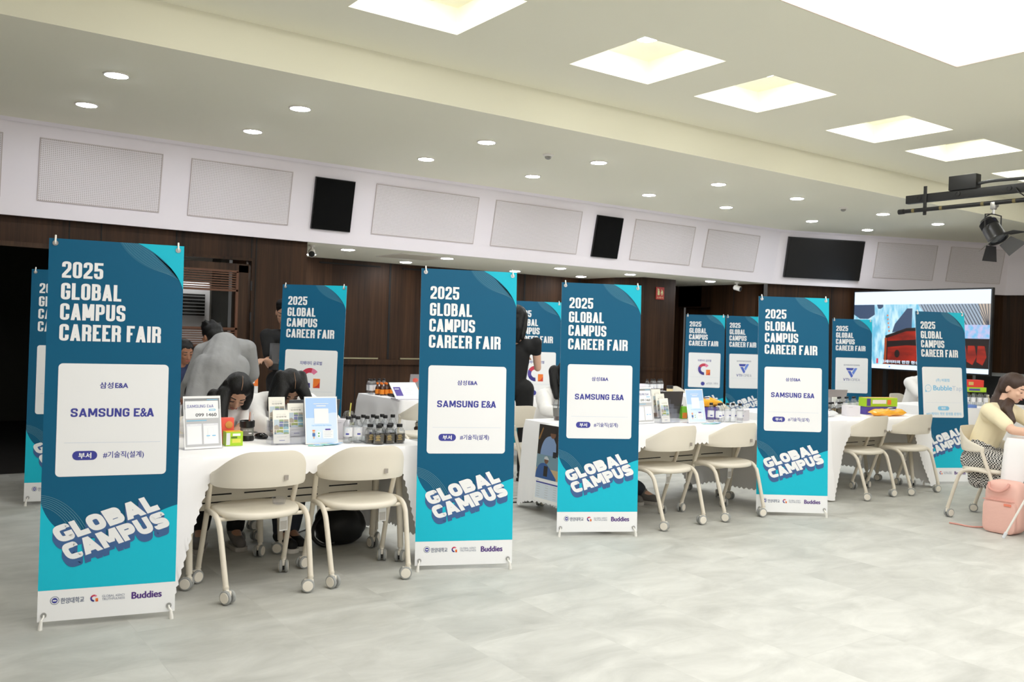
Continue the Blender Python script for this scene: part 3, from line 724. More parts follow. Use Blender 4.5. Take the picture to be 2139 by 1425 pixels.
    P.text('GLOBAL', U(.456), V(.942), U(.545), V(.948), B_slate, 2); P.text('AGENCY', U(.553), V(.942), U(.622), V(.948), B_slate, 2); P.text('TRUTHFULNESS', U(.456), V(.950), U(.622), V(.956), B_slate, 2)
    P.text('Buddies', U(.674), V(.9405), U(.896), V(.958), B_purple, 2, .0016)
    return P
ART = {}
M_bback = mat('banner_back_white', rgb(228, 230, 232), .7)
M_rod = mat('white_fibreglass_rod', rgb(238, 236, 230), .45)
def banner(kind, x, y, yaw, lean, label, rear=.34):
    t = thing('x_banner', label, 'banner', (x, y, 0), R(yaw), 'career fair banners')
    # sheet frame: origin at the sheet's top left, artwork v runs down the sheet
    le = R(lean); up = Vector((0, math.sin(le), math.cos(le))); bl = Vector((0, 0, .03)); n = Vector((0, -math.cos(le), math.sin(le)))
    pt = lambda u, v, d=0: bl + Vector(((u-.5)*BW, 0, 0)) + up*((1-v)*BH) + n*d
    M = Matrix((Vector((1, 0, 0)), -n, up)).transposed().to_4x4(); M.translation = pt(0, 0)
    if kind not in ART:
        P = banner_art(kind); P.mb.box((BW/2, .0012, -BH/2), (BW, .002, BH), P.mi(M_bback)); ART[kind] = P.mb.mesh('printed_sheet', P.mats, False)
    link('printed_sheet', ART[kind], t, M)
    hub = pt(.5, .52, -.12)
    MB().lathe([(.03, -.03), (.034, 0), (.03, .03)], 16, 0, Matrix.Translation(hub) @ Matrix.Rotation(PI/2, 4, 'X')).build('hub', M_black, t)
    for u, v in ((.045, .0), (.955, .0)):
        tip = pt(u, -.008, -.004); mid = (hub+tip)/2 - n*.02
        MB().tube([hub, mid, pt(u, .02, -.012), tip], [.006, .005, .004, .004], 8).build('pole', M_rod, t)
        e = pt(u, .0125); rot = Matrix.Translation(e) @ n.to_track_quat('Z', 'Y').to_matrix().to_4x4()
        h = MB().lathe([(.0055, .001), (.0125, .001), (.0125, .004), (.0055, .004)], 16, 0, rot)
        h.tube([pt(u, .014, .004), pt(u, .010, .011), pt(u, .004, .008), pt(u, -.006, .0), tip], .0042, 8, 1); h.build('hook_eyelet', [M_steel, M_rod], t)
    for u, sg in ((.045, -1), (.955, 1)):
        ft = Vector(((u-.5)*BW+sg*.012, -.022, .006))
        e = pt(u, .983); rot = Matrix.Translation(e) @ n.to_track_quat('Z', 'Y').to_matrix().to_4x4()
        MB().tube([hub, (hub+pt(u, .97, -.02))/2-n*.02, pt(u, .97, -.012)], .005, 8).build('pole', M_rod, t)
        h = MB().lathe([(.0055, .001), (.0125, .001), (.0125, .004), (.0055, .004)], 16, 0, rot)
        h.tube([e+n*.002, e+n*.010+Vector((0, 0, -.008)), ft+Vector((0, 0, .03))], .0045, 8, 1); h.build('hook_eyelet', [M_steel, M_rod], t)
        MB().tube([ft+Vector((-sg*.004, .003, .036)), ft+Vector((-sg*.001, 0, .012)), ft+Vector((0, 0, -.006))], [.0065, .0095, .0105], 10).build('rubber_foot', mat('white_rubber', rgb(232, 230, 224), .6), t)
    rf = Vector((0, rear+.1, .008)); MB().tube([hub, rf], .005, 8).tube([rf+(hub-rf)*.05, rf-Vector((0, 0, .008))], .009, 8).build('rear_leg', M_rod, t)
    return t
banner('samsung', .933, 4.561, -12.7, 3.0, 'nearest and largest teal career fair banner, at far left of the first table')
banner('samsung', 2.944, 4.553, -22.3, 3.6, 'teal banner at the right end of the first table, beside the water bottles')
banner('samsung', 4.279, 4.86, -25.7, 2.8, 'teal banner in front of the hanging poster, left of the middle pair of chairs')
banner('samsung', 6.234, 4.652, -33.7, 4.1, 'teal banner between the middle table and the third table, left of the yellow snack bag')
banner('bubble', 9.21, 4.955, -23, 6.2, 'teal banner with a pale blue speech-bubble logo, in front of the big lit screen')
banner('plain', 1.247, 7.661, -14.3, 3.4, 'teal banner mostly hidden behind the nearest left banner')
banner('gat', 3.184, 7.598, -40.8, 3.4, 'teal banner with a red and violet ring logo, behind the two bowed writers')
banner('gat', 6.272, 8.271, -22.9, 3.4, 'teal ring-logo banner behind the standing woman in black')
banner('gat', 10.45, 9.49, -41.1, 3.4, 'teal ring-logo banner by the dark doorway at the back, behind the yellow bag')
banner('vti', 11.02, 9.17, -25, 3.4, 'teal banner with a blue triangle logo, half hidden behind another banner, beside the ring-logo one')
banner('vti', 12.107, 8.019, -37.5, 3.4, 'teal banner with a blue triangle logo standing just left of the lit screen')

# ------------------------------------------------------------------ chairs
def sstep(a, b, x):
    t = min(1, max(0, (x-a)/(b-a))); return t*t*(3-2*t)
def caster_mb(ang):
    """twin-wheel castor, leg end at the origin, floor at z=-.085"""
    mb = MB(); c, s = math.cos(ang), math.sin(ang); D = Vector((c, s, 0)); A = Vector((-s, c, 0)); o = D*.014
    for sg in (-1, 1):
        M = Matrix.Translation(o+A*sg*.0165+Vector((0, 0, -.049))) @ (A*sg).to_track_quat('Z', 'Y').to_matrix().to_4x4()
        mb.lathe([(.014, -.0085), (.031, -.0085), (.036, -.005), (.036, .006), (.033, .009)], 24, 1, M)
        mb.lathe([(.0285, .0085), (.027, .0115), (.001, .012)], 24, 2, M)
    mb.tube([Vector((0, 0, .012)), Vector((0, 0, -.016))], .0125, 12, 0)
    mb.tube([Vector((0, 0, -.012)), o*.6+Vector((0, 0, -.022)), o+Vector((0, 0, -.049))], [.014, .013, .011], 10, 0)
    mb.box(tuple(o*.6+Vector((0, 0, -.03))), (.05, .016, .03), 0, rz=ang, bev=.004)
    mb.box(tuple(o*.9+Vector((0, 0, -.056))), (.03, .012, .03), 3, rz=ang)
    return mb
def curve3(P, n=10):
    out = []
    P = [Vector(p) for p in P]
    for i in range(len(P)-1):
        a, b = P[i], P[i+1]; p = P[i-1] if i else a*2-b; q = P[i+2] if i+2 < len(P) else b*2-a
        for k in range(n):
            t = k/n; out.append(.5*((2*a)+(b-p)*t+(2*p-5*a+4*b-q)*t*t+(3*a-p-3*b+q)*t**3))
    return out+[P[-1]]
def make_chair(label, swiv=(200, 250, 300, 160)):
    t = thing('cafe_chair', label, 'chair', (0, 0, 0), 0, 'off-white castor chairs')
    # wrapped backrest shell
    nu, nv, th = 40, 8, .014; outer = []; inner = []
    for i in range(nu+1):
        a = -112+224*i/nu; ar = R(a); e = .82
        px = .248*math.copysign(abs(math.sin(ar))**e, ar); py = -.205*math.copysign(abs(math.cos(ar))**e, math.cos(ar)) if abs(a) <= 90 else .0
        if abs(a) > 90: k = (abs(a)-90)/22; px = math.copysign(.248+.002*k, a); py = .062*k
        n = Vector((math.sin(ar), -math.cos(ar), 0)) if abs(a) < 90 else Vector((math.copysign(1, a), 0, 0))
        w = abs(a); zt = .778 - .135*sstep(18, 104, w) - .012*sstep(90, 112, w); zb = .582 + .008*sstep(80, 112, w)
        for j in range(nv+1):
            f = j/nv; z = zb+(zt-zb)*f; rec = -.028*(f-.3)*math.cos(min(ar, 1.5) if ar > 0 else max(ar, -1.5))
            edge = .5*th if 0 < j < nv else .15*th
            p = Vector((px, py+rec, z)); outer.append(p+n*edge); inner.append(p-n*edge)
    W = nv+1; N = len(outer); fs = []
    for i in range(nu):
        for j in range(nv):
            a, b, c, d = i*W+j, (i+1)*W+j, (i+1)*W+j+1, i*W+j+1; fs += [(a, b, c, d), (N+a, N+d, N+c, N+b)]
        a, b = i*W, (i+1)*W; fs += [(a, N+a, N+b, b), (a+nv, b+nv, N+b+nv, N+a+nv)]
    for i in (0, nu):
        for j in range(nv): a = i*W+j; fs.append((a, a+1, N+a+1, N+a) if i == 0 else (a, N+a, N+a+1, a+1))
    mb = MB().add(outer+inner, fs)
    for sg in (-1, 1): mb.caps((sg*.246, .03, .60), .016, (sg*.247, .045, .615), .012)
    mb.build('backrest', M_off, t, angle=60)
    MB().box((.085, -.214, .632), (.022, .003, .026), 0).build('maker_plate', mat('grey_badge', rgb(158, 150, 142), .5), t, False)
    # seat pad: superellipse, dished, rounded rim
    prof = [(.0, .012), (.5, .010), (.85, .012), (.95, .012), (.985, .006), (1.0, -.006), (.985, -.018), (.93, -.024), (.5, -.022), (.0, -.022)]
    n = 44; vs = []; fs = []
    for k, (f, z) in enumerate(prof):
        for i in range(n):
            a = 2*PI*i/n; c, s = math.cos(a), math.sin(a); x = math.copysign(abs(c)**.78, c)*.232; y = math.copysign(abs(s)**.72, s)*.215
            if y < 0: x *= 1-.10*abs(y/.215)
            vs.append(Vector((x*f, y*f+.015, .440+z-.006*abs(y/.2)*f)))
    for k in range(len(prof)-1):
        for i in range(n): fs.append((k*n+i, k*n+(i+1) % n, (k+1)*n+(i+1) % n, (k+1)*n+i))
    MB().add(vs, fs).build('seat', M_off, t, angle=70)
    mb = MB()
    for y in (.10, -.08): mb.tube([(-.236, y, .408), (.236, y, .408)], .011, 10)
    for sg in (-1, 1): mb.box((sg*.12, .01, .412), (.03, .26, .012))
    mb.build('seat_frame', M_offm, t)
    for q, (sg, fr) in enumerate(((-1, 1), (1, 1), (-1, 0), (1, 0))):
        if fr:
            p = curve3([(sg*.247, .035, .612), (sg*.243, .075, .50), (sg*.24, .112, .40), (sg*.246, .222, .088)], 6); end = p[-1]
        else:
            p = curve3([(sg*.241, .100, .425), (sg*.243, .02, .432), (sg*.244, -.075, .425), (sg*.243, -.128, .392), (sg*.240, -.158, .33), (sg*.230, -.235, .088)], 6); end = p[-1]
        lg = MB().tube(p, .0148, 14).tube([p[-1]+Vector((0, 0, .004)), p[-1]-Vector((0, 0, .008))], .0162, 14).build('leg', M_offm, t)
        cs = caster_mb(R(swiv[q])).build('caster', [M_cream, M_grey, M_cream, M_black], lg); cs.location = end
    tg = MB().box((.20, .118, .31), (.052, .003, .085), 0, rz=.15).box((.20, .1165, .300), (.043, .001, .05), 1, rz=.15).tube([(.222, .13, .395), (.2, .118, .352)], .0012, 6)
    tg.build('hang_tag', [M_paper, mat('tag_print_grey', rgb(205, 202, 196), .6)], t, False)
    return t
C0 = make_chair('off-white chair with castors at the first table, left one, just right of the nearest banner')
C0.location = (1.735, 4.805, 0); C0.rotation_euler = (0, 0, R(-1))
def chair(x, y, rz, label): return dup(C0, (x, y, 0), R(rz), label)
chair(2.345, 4.795, -6, 'off-white chair with castors at the first table, right one, below the water bottles')
chair(5.06, 5.0, 2, 'off-white chair with castors at the middle table, left one, partly behind a banner')
chair(5.765, 4.99, -2, 'off-white chair with castors at the middle table, right one')
chair(7.725, 5.02, 0, 'off-white chair with castors at the third table, left one')
chair(8.42, 4.975, -3, 'off-white chair with castors at the third table, right one, below the yellow snack bag')
chair(7.705, 3.765, 180, 'off-white chair of the woman in the cream top, beside the pink backpack')
chair(4.40, 7.60, 0, 'off-white chair at the far table with the stickered laptop, half hidden by a banner')
chair(2.66, 7.66, 0, 'off-white chair at the far left table, between the two bowed writers')
chair(9.15, 8.62, 200, 'empty off-white chair at the far back, left of the ring-logo banner by the doorway')
chair(7.58, 6.62, 180, 'off-white chair behind the third table, left of the tall middle banner')
chair(4.86, 6.42, 180, 'off-white chair under the long-haired person in white behind the middle table')
chair(1.93, 6.36, 180, 'off-white chair under the girl writing at the first table')
chair(2.46, 6.40, 180, 'off-white chair under the curly-haired writer at the first table')

# ------------------------------------------------------------------ folding tables and cloths
def folding_table(x0, x1, y0, y1, label, inset=.14, front=True, scallop=None):
    L, D = x1-x0, y1-y0; t = thing('folding_table', label, 'table', ((x0+x1)/2, (y0+y1)/2, 0), 0, 'castor folding tables under the cloths')
    MB().box((0, 0, .712), (L, D, .024), 0, bev=.005).build('tabletop', M_off, t)
    p = MB().box((0, D/2-.09, .49), (L-2*inset-.06, .014, .28), 0, bev=.004)
    for k in range(4):
        w = (L-2*inset-.2)/4; xx = -(L-2*inset-.1)/2+.05+w*(k+.5)
        for z in (.44, .395): p.box((xx, D/2-.0985, z), (w*.72, .003, .007), 1)
    p.build('modesty_panel', [M_off, M_groove], t)
    MB().tube([(-L/2+inset, .02, .67), (L/2-inset, .02, .67)], .02, 12).build('beam', M_offm, t)
    for sx in (-1, 1):
        for sy in (-1, 1):
            x = sx*(L/2-inset); y = sy*(D/2-.05); e = Vector((x, y, .088))
            lg = MB().tube([(x, y*.55, .69), (x, y*.75, .5), e], [.022, .021, .018], 12).build('leg', M_offm, t)
            c = caster_mb(R(210+40*sx+25*sy)).build('caster', [M_cream, M_grey, M_cream, M_black], lg); c.location = e
    return t
def tablecloth(x0, x1, y0, y1, label, front=.10, side=.60, tip=.70, back=.25, seed=1, reach=.30, left=None, right=None):
    zt = .730; rnd = random.Random(seed); per = []
    cr = .035; step = .005
    def run(a, b, n):
        L = (b-a).length; k = max(2, int(L/step))
        for i in range(k): per.append((a+(b-a)*(i/k), n, L))
    A = Vector
    cs = [A((x0+cr, y0+cr)), A((x1-cr, y0+cr)), A((x1-cr, y1-cr)), A((x0+cr, y1-cr))]
    segs = [(A((x0+cr, y0)), A((x1-cr, y0)), A((0, -1)), 'f', 1), (A((x1, y0+cr)), A((x1, y1-cr)), A((1, 0)), 'r', 2), (A((x1-cr, y1)), A((x0+cr, y1)), A((0, 1)), 'b', 3), (A((x0, y1-cr)), A((x0, y0+cr)), A((-1, 0)), 'l', 0)]
    pts = []
    for a, b, n, kd, ci in segs:
        L = (b-a).length; k = max(2, int(L/step))
        for i in range(k):
            p = a+(b-a)*(i/k); dd = min(i/k, 1-i/k)*L; pts.append((p, n, kd, dd))
        c = cs[ci]; a0 = math.atan2(n.y, n.x); 
        for j in range(9):
            an = a0+PI/2*j/9; m = A((math.cos(an), math.sin(an))); pts.append((c+m*cr, m, 'c' if j else kd, 0))
    dr = {'f': front, 'b': back, 'l': left or side, 'r': right or side}
    NJ = 10; vs = []; s = 0; ph = rnd.random()*6; prev = None; n = len(pts); row = []; arc = 0
    for i, (p, nrm, kd, dd) in enumerate(pts):
        ds = (p-prev).length if prev is not None else 0
        s += ds; prev = p
        near = max(0, 1-dd/reach) if kd in ('f', 'b') else max(0, 1-dd/.22)
        d = dr.get(kd, tip); d = tip if kd == 'c' else d+(tip-d)*(near**1.25 if kd in ('f', 'b') else near*near)
        d = min(d, zt-.03); arc += math.hypot(ds, d-row[-1][1]) if row else 0
        row.append((s, d, arc, 1 if kd == 'c' else near))
    for i, (p, nrm, kd, dd) in enumerate(pts):
        s, d, arc, corner = row[i]; s0, d0 = row[max(i-1, 0)][:2]; s1, d1 = row[min(i+1, n-1)][:2]
        es, ez = s1-s0, d0-d1; L = math.hypot(es, ez) or 1; sc = .016*abs(math.sin(PI*arc/.046)); sh, sz = ez/L*sc, -es/L*sc
        for j in range(NJ+1):
            f = j/NJ; e = min(1, f*d/.03)
            off = .004+.010*e**.5+f*d*(.05-.012*corner if kd in ('f', 'b') else .05+.03*corner)
            amp = .022*f*min(1, d/.35)
            off += amp*math.sin(s*15+ph)+.18*amp*math.sin(s*37+2*ph)
            z = zt-(.012*e*e)-d*f if j else zt
            k = f**6; x = p.x+nrm.x*off*(j > 0)-nrm.y*sh*k; y = p.y+nrm.y*off*(j > 0)+nrm.x*sh*k
            vs.append((x, y, max(.008, z+sz*k)))
    fs = []
    W = NJ+1
    for i in range(n):
        for j in range(NJ): a = i*W+j; b = ((i+1) % n)*W+j; fs.append((a, a+1, b+1, b))
    fs.append(tuple(i*W for i in range(n)))
    mb = MB().add(vs, fs); o = mb.build('tablecloth', M_cloth, None, angle=60)
    return tag(o, label, 'tablecloth', 'white scalloped tablecloths')
tabs = [
 (1.27, 2.84, 4.86, 5.36, 'castor folding table under the first white cloth, front row'), (4.45, 6.48, 4.98, 5.47, 'castor folding table under the middle cloth, front row'),
 (7.17, 8.85, 4.99, 5.49, 'castor folding table under the third cloth, front row')]
for a in tabs: folding_table(*a)
for a in ((1.27, 2.04, 5.38, 5.88, 'short castor folding table behind the first table, left half'), (2.07, 2.84, 5.38, 5.88, 'short castor folding table behind the first table, right half'),
          (4.45, 6.48, 5.49, 5.98, 'castor folding table under the middle cloth, back row'), (7.17, 8.85, 5.51, 6.20, 'castor folding table under the third cloth, back row')): folding_table(*a, inset=.05 if a[1]-a[0] < 1 else .14)
folding_table(7.5, 9.3, 2.85, 3.53, 'castor folding table in front of the seated woman in cream, at right edge')
folding_table(4.37, 6.1, 8.0, 8.98, 'castor folding table under the far cloth with the stickered laptop')
folding_table(6.75, 8.7, 8.0, 8.98, 'castor folding table under the far cloth near the walnut column')
folding_table(1.3, 3.02, 7.9, 8.78, 'castor folding table at which the grey-shirted man bends')
folding_table(10.25, 12.05, 5.45, 6.3, 'castor folding table behind the speech-bubble banner')
tablecloth(1.25, 2.86, 4.84, 5.90, 'white scalloped tablecloth on the first table, under the two writers', seed=1, tip=.715, reach=.20)
tablecloth(4.43, 6.50, 4.96, 6.00, 'white scalloped tablecloth on the middle table, with the hanging poster', seed=5, side=.62, tip=.68)
tablecloth(7.15, 8.87, 4.97, 6.22, 'white scalloped tablecloth on the third table, under the yellow snack bag', seed=3, side=.63, tip=.69)
tablecloth(7.48, 9.32, 2.83, 3.55, 'white scalloped tablecloth at right edge, under the arm of the woman in cream', seed=4, side=.3, tip=.42, front=.3)
tablecloth(4.35, 6.12, 7.98, 9.00, 'white scalloped tablecloth on the far table with the stickered laptop', seed=7, side=.5, tip=.62, reach=.16)
tablecloth(6.73, 8.72, 7.98, 9.00, 'white scalloped tablecloth on the far table near the walnut column', seed=6, side=.5, tip=.62)
tablecloth(1.28, 3.04, 7.88, 8.80, 'white scalloped tablecloth on the far left table, under the bending man', seed=8, side=.5, tip=.62, front=.3)
tablecloth(10.23, 12.07, 5.43, 6.32, 'white scalloped tablecloth on the table behind the speech-bubble banner', seed=9, side=.55, tip=.62, front=.5)
ZTOP = .731

# ------------------------------------------------------------------ things on the tables
def at(t, lean=0, yaw=0): pass
def sheetM(w, h, lean, z=0, y=0):
    """matrix for a leaning sheet whose artwork origin is top left; bottom edge at (y, z)"""
    le = R(lean); up = Vector((0, math.sin(le), math.cos(le))); n = Vector((0, -math.cos(le), math.sin(le)))
    M = Matrix((Vector((1, 0, 0)), -n, up)).transposed().to_4x4(); M.translation = Vector((-w/2, y, z))+up*h; return M
P_grey = mat('print_silver_grey', rgb(190, 190, 192), .5); P_dk = mat('print_dark_grey', rgb(70, 72, 76), .5); P_cyan = mat('print_cyan', rgb(98, 190, 226), .5)
P_ink = mat('print_ink_black', rgb(38, 38, 44), .6); P_pale = mat('print_pale_grey', rgb(226, 227, 232), .6)
P_sky = mat('print_sky_blue', rgb(172, 206, 250), .5); P_sky2 = mat('print_soft_blue', rgb(214, 230, 252), .5); P_green = mat('print_green', rgb(96, 176, 108), .5)
P_tan = mat('print_tan', rgb(224, 184, 150), .5); P_suit = mat('print_suit_blue', rgb(70, 110, 170), .5)
def sign_art():
    P = Print(); w, h = .215, .300
    P.rect(0, 0, w, h, M_paper, 0); P.rect(.005, .013, w-.006, h-.012, P_grey, 1); P.rect(.005, .013, w-.006, .075, mat('print_mid_grey', rgb(138, 140, 142), .5), 2)
    P.rect(.135, .020, .198, .0235, B_sky, 3)
    P.rect(.010, .028, .200, .128, B_white, 3, r=.004)
    P.block('SAMSUNG', .020, .050, .125, .0165, B_navy, 4, wd=.62, sw=.12, gap=.12, widths={'A': 1.1, 'M': 1.3}); P.block('E', .135, .050, .145, .0165, B_navy, 4, wd=.6, sw=.12); P.text('&', .147, .053, .158, .0665, B_navy, 4); P.block('A', .159, .050, .172, .0165, B_navy, 4, wd=.7, sw=.12)
    P.rect(.145, .075, .184, .086, B_sky, 4, r=.005); P.rect(.151, .0785, .178, .0825, B_white, 5)
    P.text('099 1460', .068, .099, .188, .1175, P_ink, 4, .0004)
    P.line([(.015, .140), (.130, .140)], .004, P_cyan, 3)
    for x0, x1 in ((.014, .100), (.108, .196)):
        P.rect(x0, .158, x1, .275, P_pale, 3, r=.003); P.rect(x0+.003, .170, x1-.003, .272, B_white, 4, r=.003)
        P.rect(x0+.02, .1615, x1-.025, .1655, B_white, 4)
    P.rect(.133, .183, .168, .243, P_pale, 5, r=.003); P.rect(.1345, .1845, .1665, .2415, B_white, 6)
    P.rect(.125, .2255, .146, .231, B_sky, 7, r=.002); P.rect(.158, .2255, .179, .231, B_sky, 7, r=.002)
    return P
SIGN = [None]
def acrylic_sign(x, y, yaw, label):
    t = thing('acrylic_sign_holder', label, 'sign', (x, y, ZTOP), R(yaw), 'company number signs')
    if SIGN[0] is None: P = sign_art(); SIGN[0] = P.mb.mesh('printed_insert', P.mats, False)
    M = sheetM(.215, .30, 10, .003); link('printed_insert', SIGN[0], t, M)
    mb = MB().box((.1075, .003, -.15), (.225, .0025, .31), 0, M=M).box((0, .045, .0015), (.225, .1, .003), 0)
    mb.build('acrylic_stand', M_clear, t, False); return t
acrylic_sign(1.535, 5.135, 4, 'grey and white company sign numbered 099 1460 on the first table, beside the nearest banner')
acrylic_sign(5.225, 5.37, 4, 'grey and white company sign on the middle table, half hidden by a banner')
PH = [mat('print_photo_%s' % n, rgb(*c), .5) for n, c in (('haze', (190, 205, 214)), ('leaf', (150, 170, 130)), ('plant', (170, 160, 146)), ('dusk', (120, 126, 170)), ('steel', (120, 140, 150)), ('grass', (150, 160, 96)), ('sea', (140, 178, 190)))]
M_broch = mat('cream_brochure_paper', rgb(243, 240, 230), .6)
def brochure_art():
    P = Print(); P.rect(0, 0, .1, .2, M_broch, 0)
    P.text('2025 하반기 공개채용', .022, .024, .078, .030, P_grey, 1); P.text('3급 신입사원 채용', .020, .036, .082, .046, P_ink, 1)
    for (x0, y0, x1, y1, k) in ((.006, .058, .036, .118, 0), (.038, .058, .064, .08, 1), (.066, .058, .094, .08, 2), (.038, .083, .06, .116, 3), (.062, .083, .094, .116, 4), (.006, .121, .018, .146, 2), (.02, .121, .060, .146, 5), (.062, .121, .094, .146, 6)):
        P.rect(x0, y0, x1, y1, PH[k], 1)
        P.poly([(x0, y1), (x0, y1-(y1-y0)*.35), ((x0+x1)/2, y1-(y1-y0)*.5), (x1, y1-(y1-y0)*.3), (x1, y1)], PH[(k+2) % 7], 2)
    P.line([(.02, .163), (.08, .161)], .0015, P_grey, 1); P.rect(.034, .182, .068, .185, B_navy, 1)
    return P
BRO = [None]
def brochure(x, y, z, yaw, label, lean=11):
    if BRO[0] is None: P = brochure_art(); P.mb.box((.05, .0042, -.1), (.1, .008, .2), P.mi(M_broch)); BRO[0] = P.mb.mesh('brochure', P.mats, False)
    o = link('brochure', BRO[0]); le = R(lean)
    up = Vector((0, math.sin(le), math.cos(le))); n = Vector((0, -math.cos(le), math.sin(le))); Rz = Matrix.Rotation(R(yaw), 4, 'Z')
    M = Matrix((Vector((1, 0, 0)), -n, up)).transposed().to_4x4(); M.translation = Vector((-.05, 0, 0))+up*.2
    o.matrix_world = Matrix.Translation((x, y, z)) @ Rz @ M
    return tag(o, label, 'brochure', 'recruiting brochures')
def brochure_rack(x, y, yaw, label, blabs, cols):
    t = thing('brochure_rack', label, 'brochure holder', (x, y, ZTOP), R(yaw)); mb = MB()
    for k in range(3):
        yy, z0 = -.045+.042*k, .008+.036*k
        mb.box((0, yy-.012, z0+.035), (.215, .002, .075)); mb.box((0, yy+.020, z0+.055), (.215, .002, .11))
        for sx in (-1, 0, 1): mb.box((sx*.107, yy+.004, z0+.03), (.002, .034, .06))
        mb.box((0, yy+.004, z0-.004), (.215, .034, .002))
    for sx in (-1, 1): mb.box((sx*.1075, .02, .07), (.002, .13, .14))
    mb.build('acrylic_pockets', M_clear, t, False)
    Rz = Matrix.Rotation(R(yaw), 3, 'Z')
    for (k, cx), lb in zip(cols, blabs):
        p = Rz @ Vector((cx, -.045+.042*k+.0, 0)); brochure(x+p.x, y+p.y, ZTOP+.011+.036*k, yaw, lb)
    return t
brochure_rack(2.055, 5.19, -4, 'clear three-tier brochure rack on the first table, in front of the curly-haired writer',
  ['cream brochure in the front pocket of the rack on the first table', 'cream brochure in the middle pocket of the rack on the first table, shifted right', 'cream brochure in the rear pocket of the rack on the first table, shifted left'], [(0, -.050), (1, .052), (2, -.053)])
brochure_rack(5.475, 5.38, 2, 'clear three-tier brochure rack on the middle table, right pockets empty',
  ['cream brochure in the front pocket of the rack on the middle table', 'cream brochure in the middle pocket of the rack on the middle table', 'cream brochure in the rear pocket of the rack on the middle table'], [(0, -.052), (1, -.055), (2, -.06)])
def qr_art():
    P = Print(); w, h = .205, .290
    P.rect(0, 0, w, h, M_paper, 0); P.rect(.006, .008, w-.006, h*.55, P_sky, 1); P.rect(.006, h*.45, w-.006, h-.008, P_sky2, 2)
    P.poly(bez([(.006, .13), (.06, .16), (.12, .09), (w-.006, .10)])+[(w-.006, .15), (.006, .16)], P_sky2, 2)
    P.rect(.055, .042, .15, .046, B_white, 3); P.rect(.072, .054, .133, .060, B_white, 3)
    P.rect(.058, .073, .148, .165, B_white, 4, r=.004)
    P.text('Visit SAMSUNG E&A Website', .04, .172, .165, .181, B_sky, 4)
    P.disc(.052, .215, .008, P_tan, 4); P.rect(.043, .204, .061, .210, B_orange, 5, r=.002); P.rect(.043, .222, .061, .244, P_suit, 4, r=.004); P.rect(.047, .244, .057, .257, P_tan, 4)
    P.poly([(.073, .212), (.095, .217), (.092, .255), (.072, .250)], B_white, 4); P.disc(.083, .225, .005, P_green, 5); P.disc(.083, .242, .005, P_green, 5)
    P.rect(.108, .205, .175, .258, B_white, 4, r=.002); P.rect(.124, .198, .158, .207, B_violet, 5, r=.003)
    for k in range(4): P.rect(.116, .214+.010*k, .168-.008*(k % 2), .2155+.010*k, P_grey, 5)
    return P
QRS = [None]
def web_sign(x, y, yaw, label):
    t = thing('tabletop_sign', label, 'sign', (x, y, ZTOP), R(yaw), 'pale blue website signs')
    if QRS[0] is None: P = qr_art(); QRS[0] = P.mb.mesh('printed_insert', P.mats, False)
    M = sheetM(.205, .29, 12, .003); link('printed_insert', QRS[0], t, M)
    MB().box((.1025, .003, -.145), (.212, .0025, .297), 0, M=M).box((0, .045, .0015), (.212, .1, .003), 0).build('acrylic_stand', M_clear, t, False)
    return t
web_sign(2.235, 5.09, -6, 'pale blue website sign standing on the first table between the brochures and the bottles')
web_sign(5.715, 5.25, -3, 'pale blue website sign standing on the middle table left of the water bottles')
for (x, y, tb) in ((2.235, 5.045, 'first'), (5.80, 5.16, 'middle')):
    for k in range(4):
        o = MB().box((0, 0, 0), (.09, .055, .0015), 0).box((.01, 0, .0009), (.05, .03, .0005), 1).build('business_card', [mat('card_blue', rgb(150, 196, 240), .4) if k % 2 else mat('card_mint', rgb(150, 214, 196), .4), M_paper], None, False)
        o.location = (x-.06+.042*k, y+.008*(k % 2), ZTOP+.002+.0022*k); o.rotation_euler = (0, 0, R(-25+18*k))
        tag(o, ('light blue' if k % 2 else 'mint green') + f' card fanned in front of the website sign on the {tb} table', 'card', f'cards fanned on the {tb} table')
def laptop(x, y, yaw, label, col, w=.34, h=.235, lean=16, z=ZTOP, stickers=False, screen=None, group=None):
    """lid back towards -Y; base behind it"""
    t = thing('laptop', label, 'laptop', (x, y, z), R(yaw)); le = R(lean)
    m = mat('laptop_'+'%02x%02x%02x' % tuple(int(255*c) for c in col[:3]), col, .4, .2)
    MB().box((0, h*.5+.002, .009), (w, h, .016), 0, bev=.004).build('base', m, t)
    MB().box((0, h*.42, .0175), (w-.04, h*.45, .0015), 0).build('keyboard', M_black, t, False)
    up = Vector((0, -math.sin(le), math.cos(le))); n = Vector((0, -math.cos(le), -math.sin(le)))
    M = Matrix((Vector((1, 0, 0)), -n, up)).transposed().to_4x4(); M.translation = Vector((0, 0, .016))
    MB().box((0, 0, h/2), (w, .008, h), 0, M=M, bev=.003).build('lid', m, t)
    MB().box((0, .0046, h/2), (w-.02, .0006, h-.02), 0, M=M).build('screen', mat('laptop_display', rgb(20, 22, 28), .25), t, False)
    if stickers:
        cols = [rgb(238, 206, 60), rgb(240, 150, 50), rgb(226, 226, 230), rgb(120, 180, 120), rgb(226, 96, 80)]
        rn = random.Random(3)
        for k in range(7):
            P = Print(); P.disc(0, 0, .022+.012*rn.random(), mat('sticker_%d' % k, cols[k % 5], .5), 1, 14, .018+.016*rn.random())
            o = P.build('sticker', t); o.matrix_local = M @ Matrix.Translation((-w/2+.05+.08*(k % 4)+.02*rn.random(), -.0044, h*.25+h*.45*(k//4)))
    return t
laptop(2.345, 5.53, -3, 'dark grey laptop seen from its back on the first table, behind the pale blue sign', rgb(84, 86, 90), .345, .235)
laptop(5.72, 5.66, -12, 'dark grey laptop seen from behind on the middle table, left of the blue sign', rgb(66, 62, 60), .34, .235, 12)
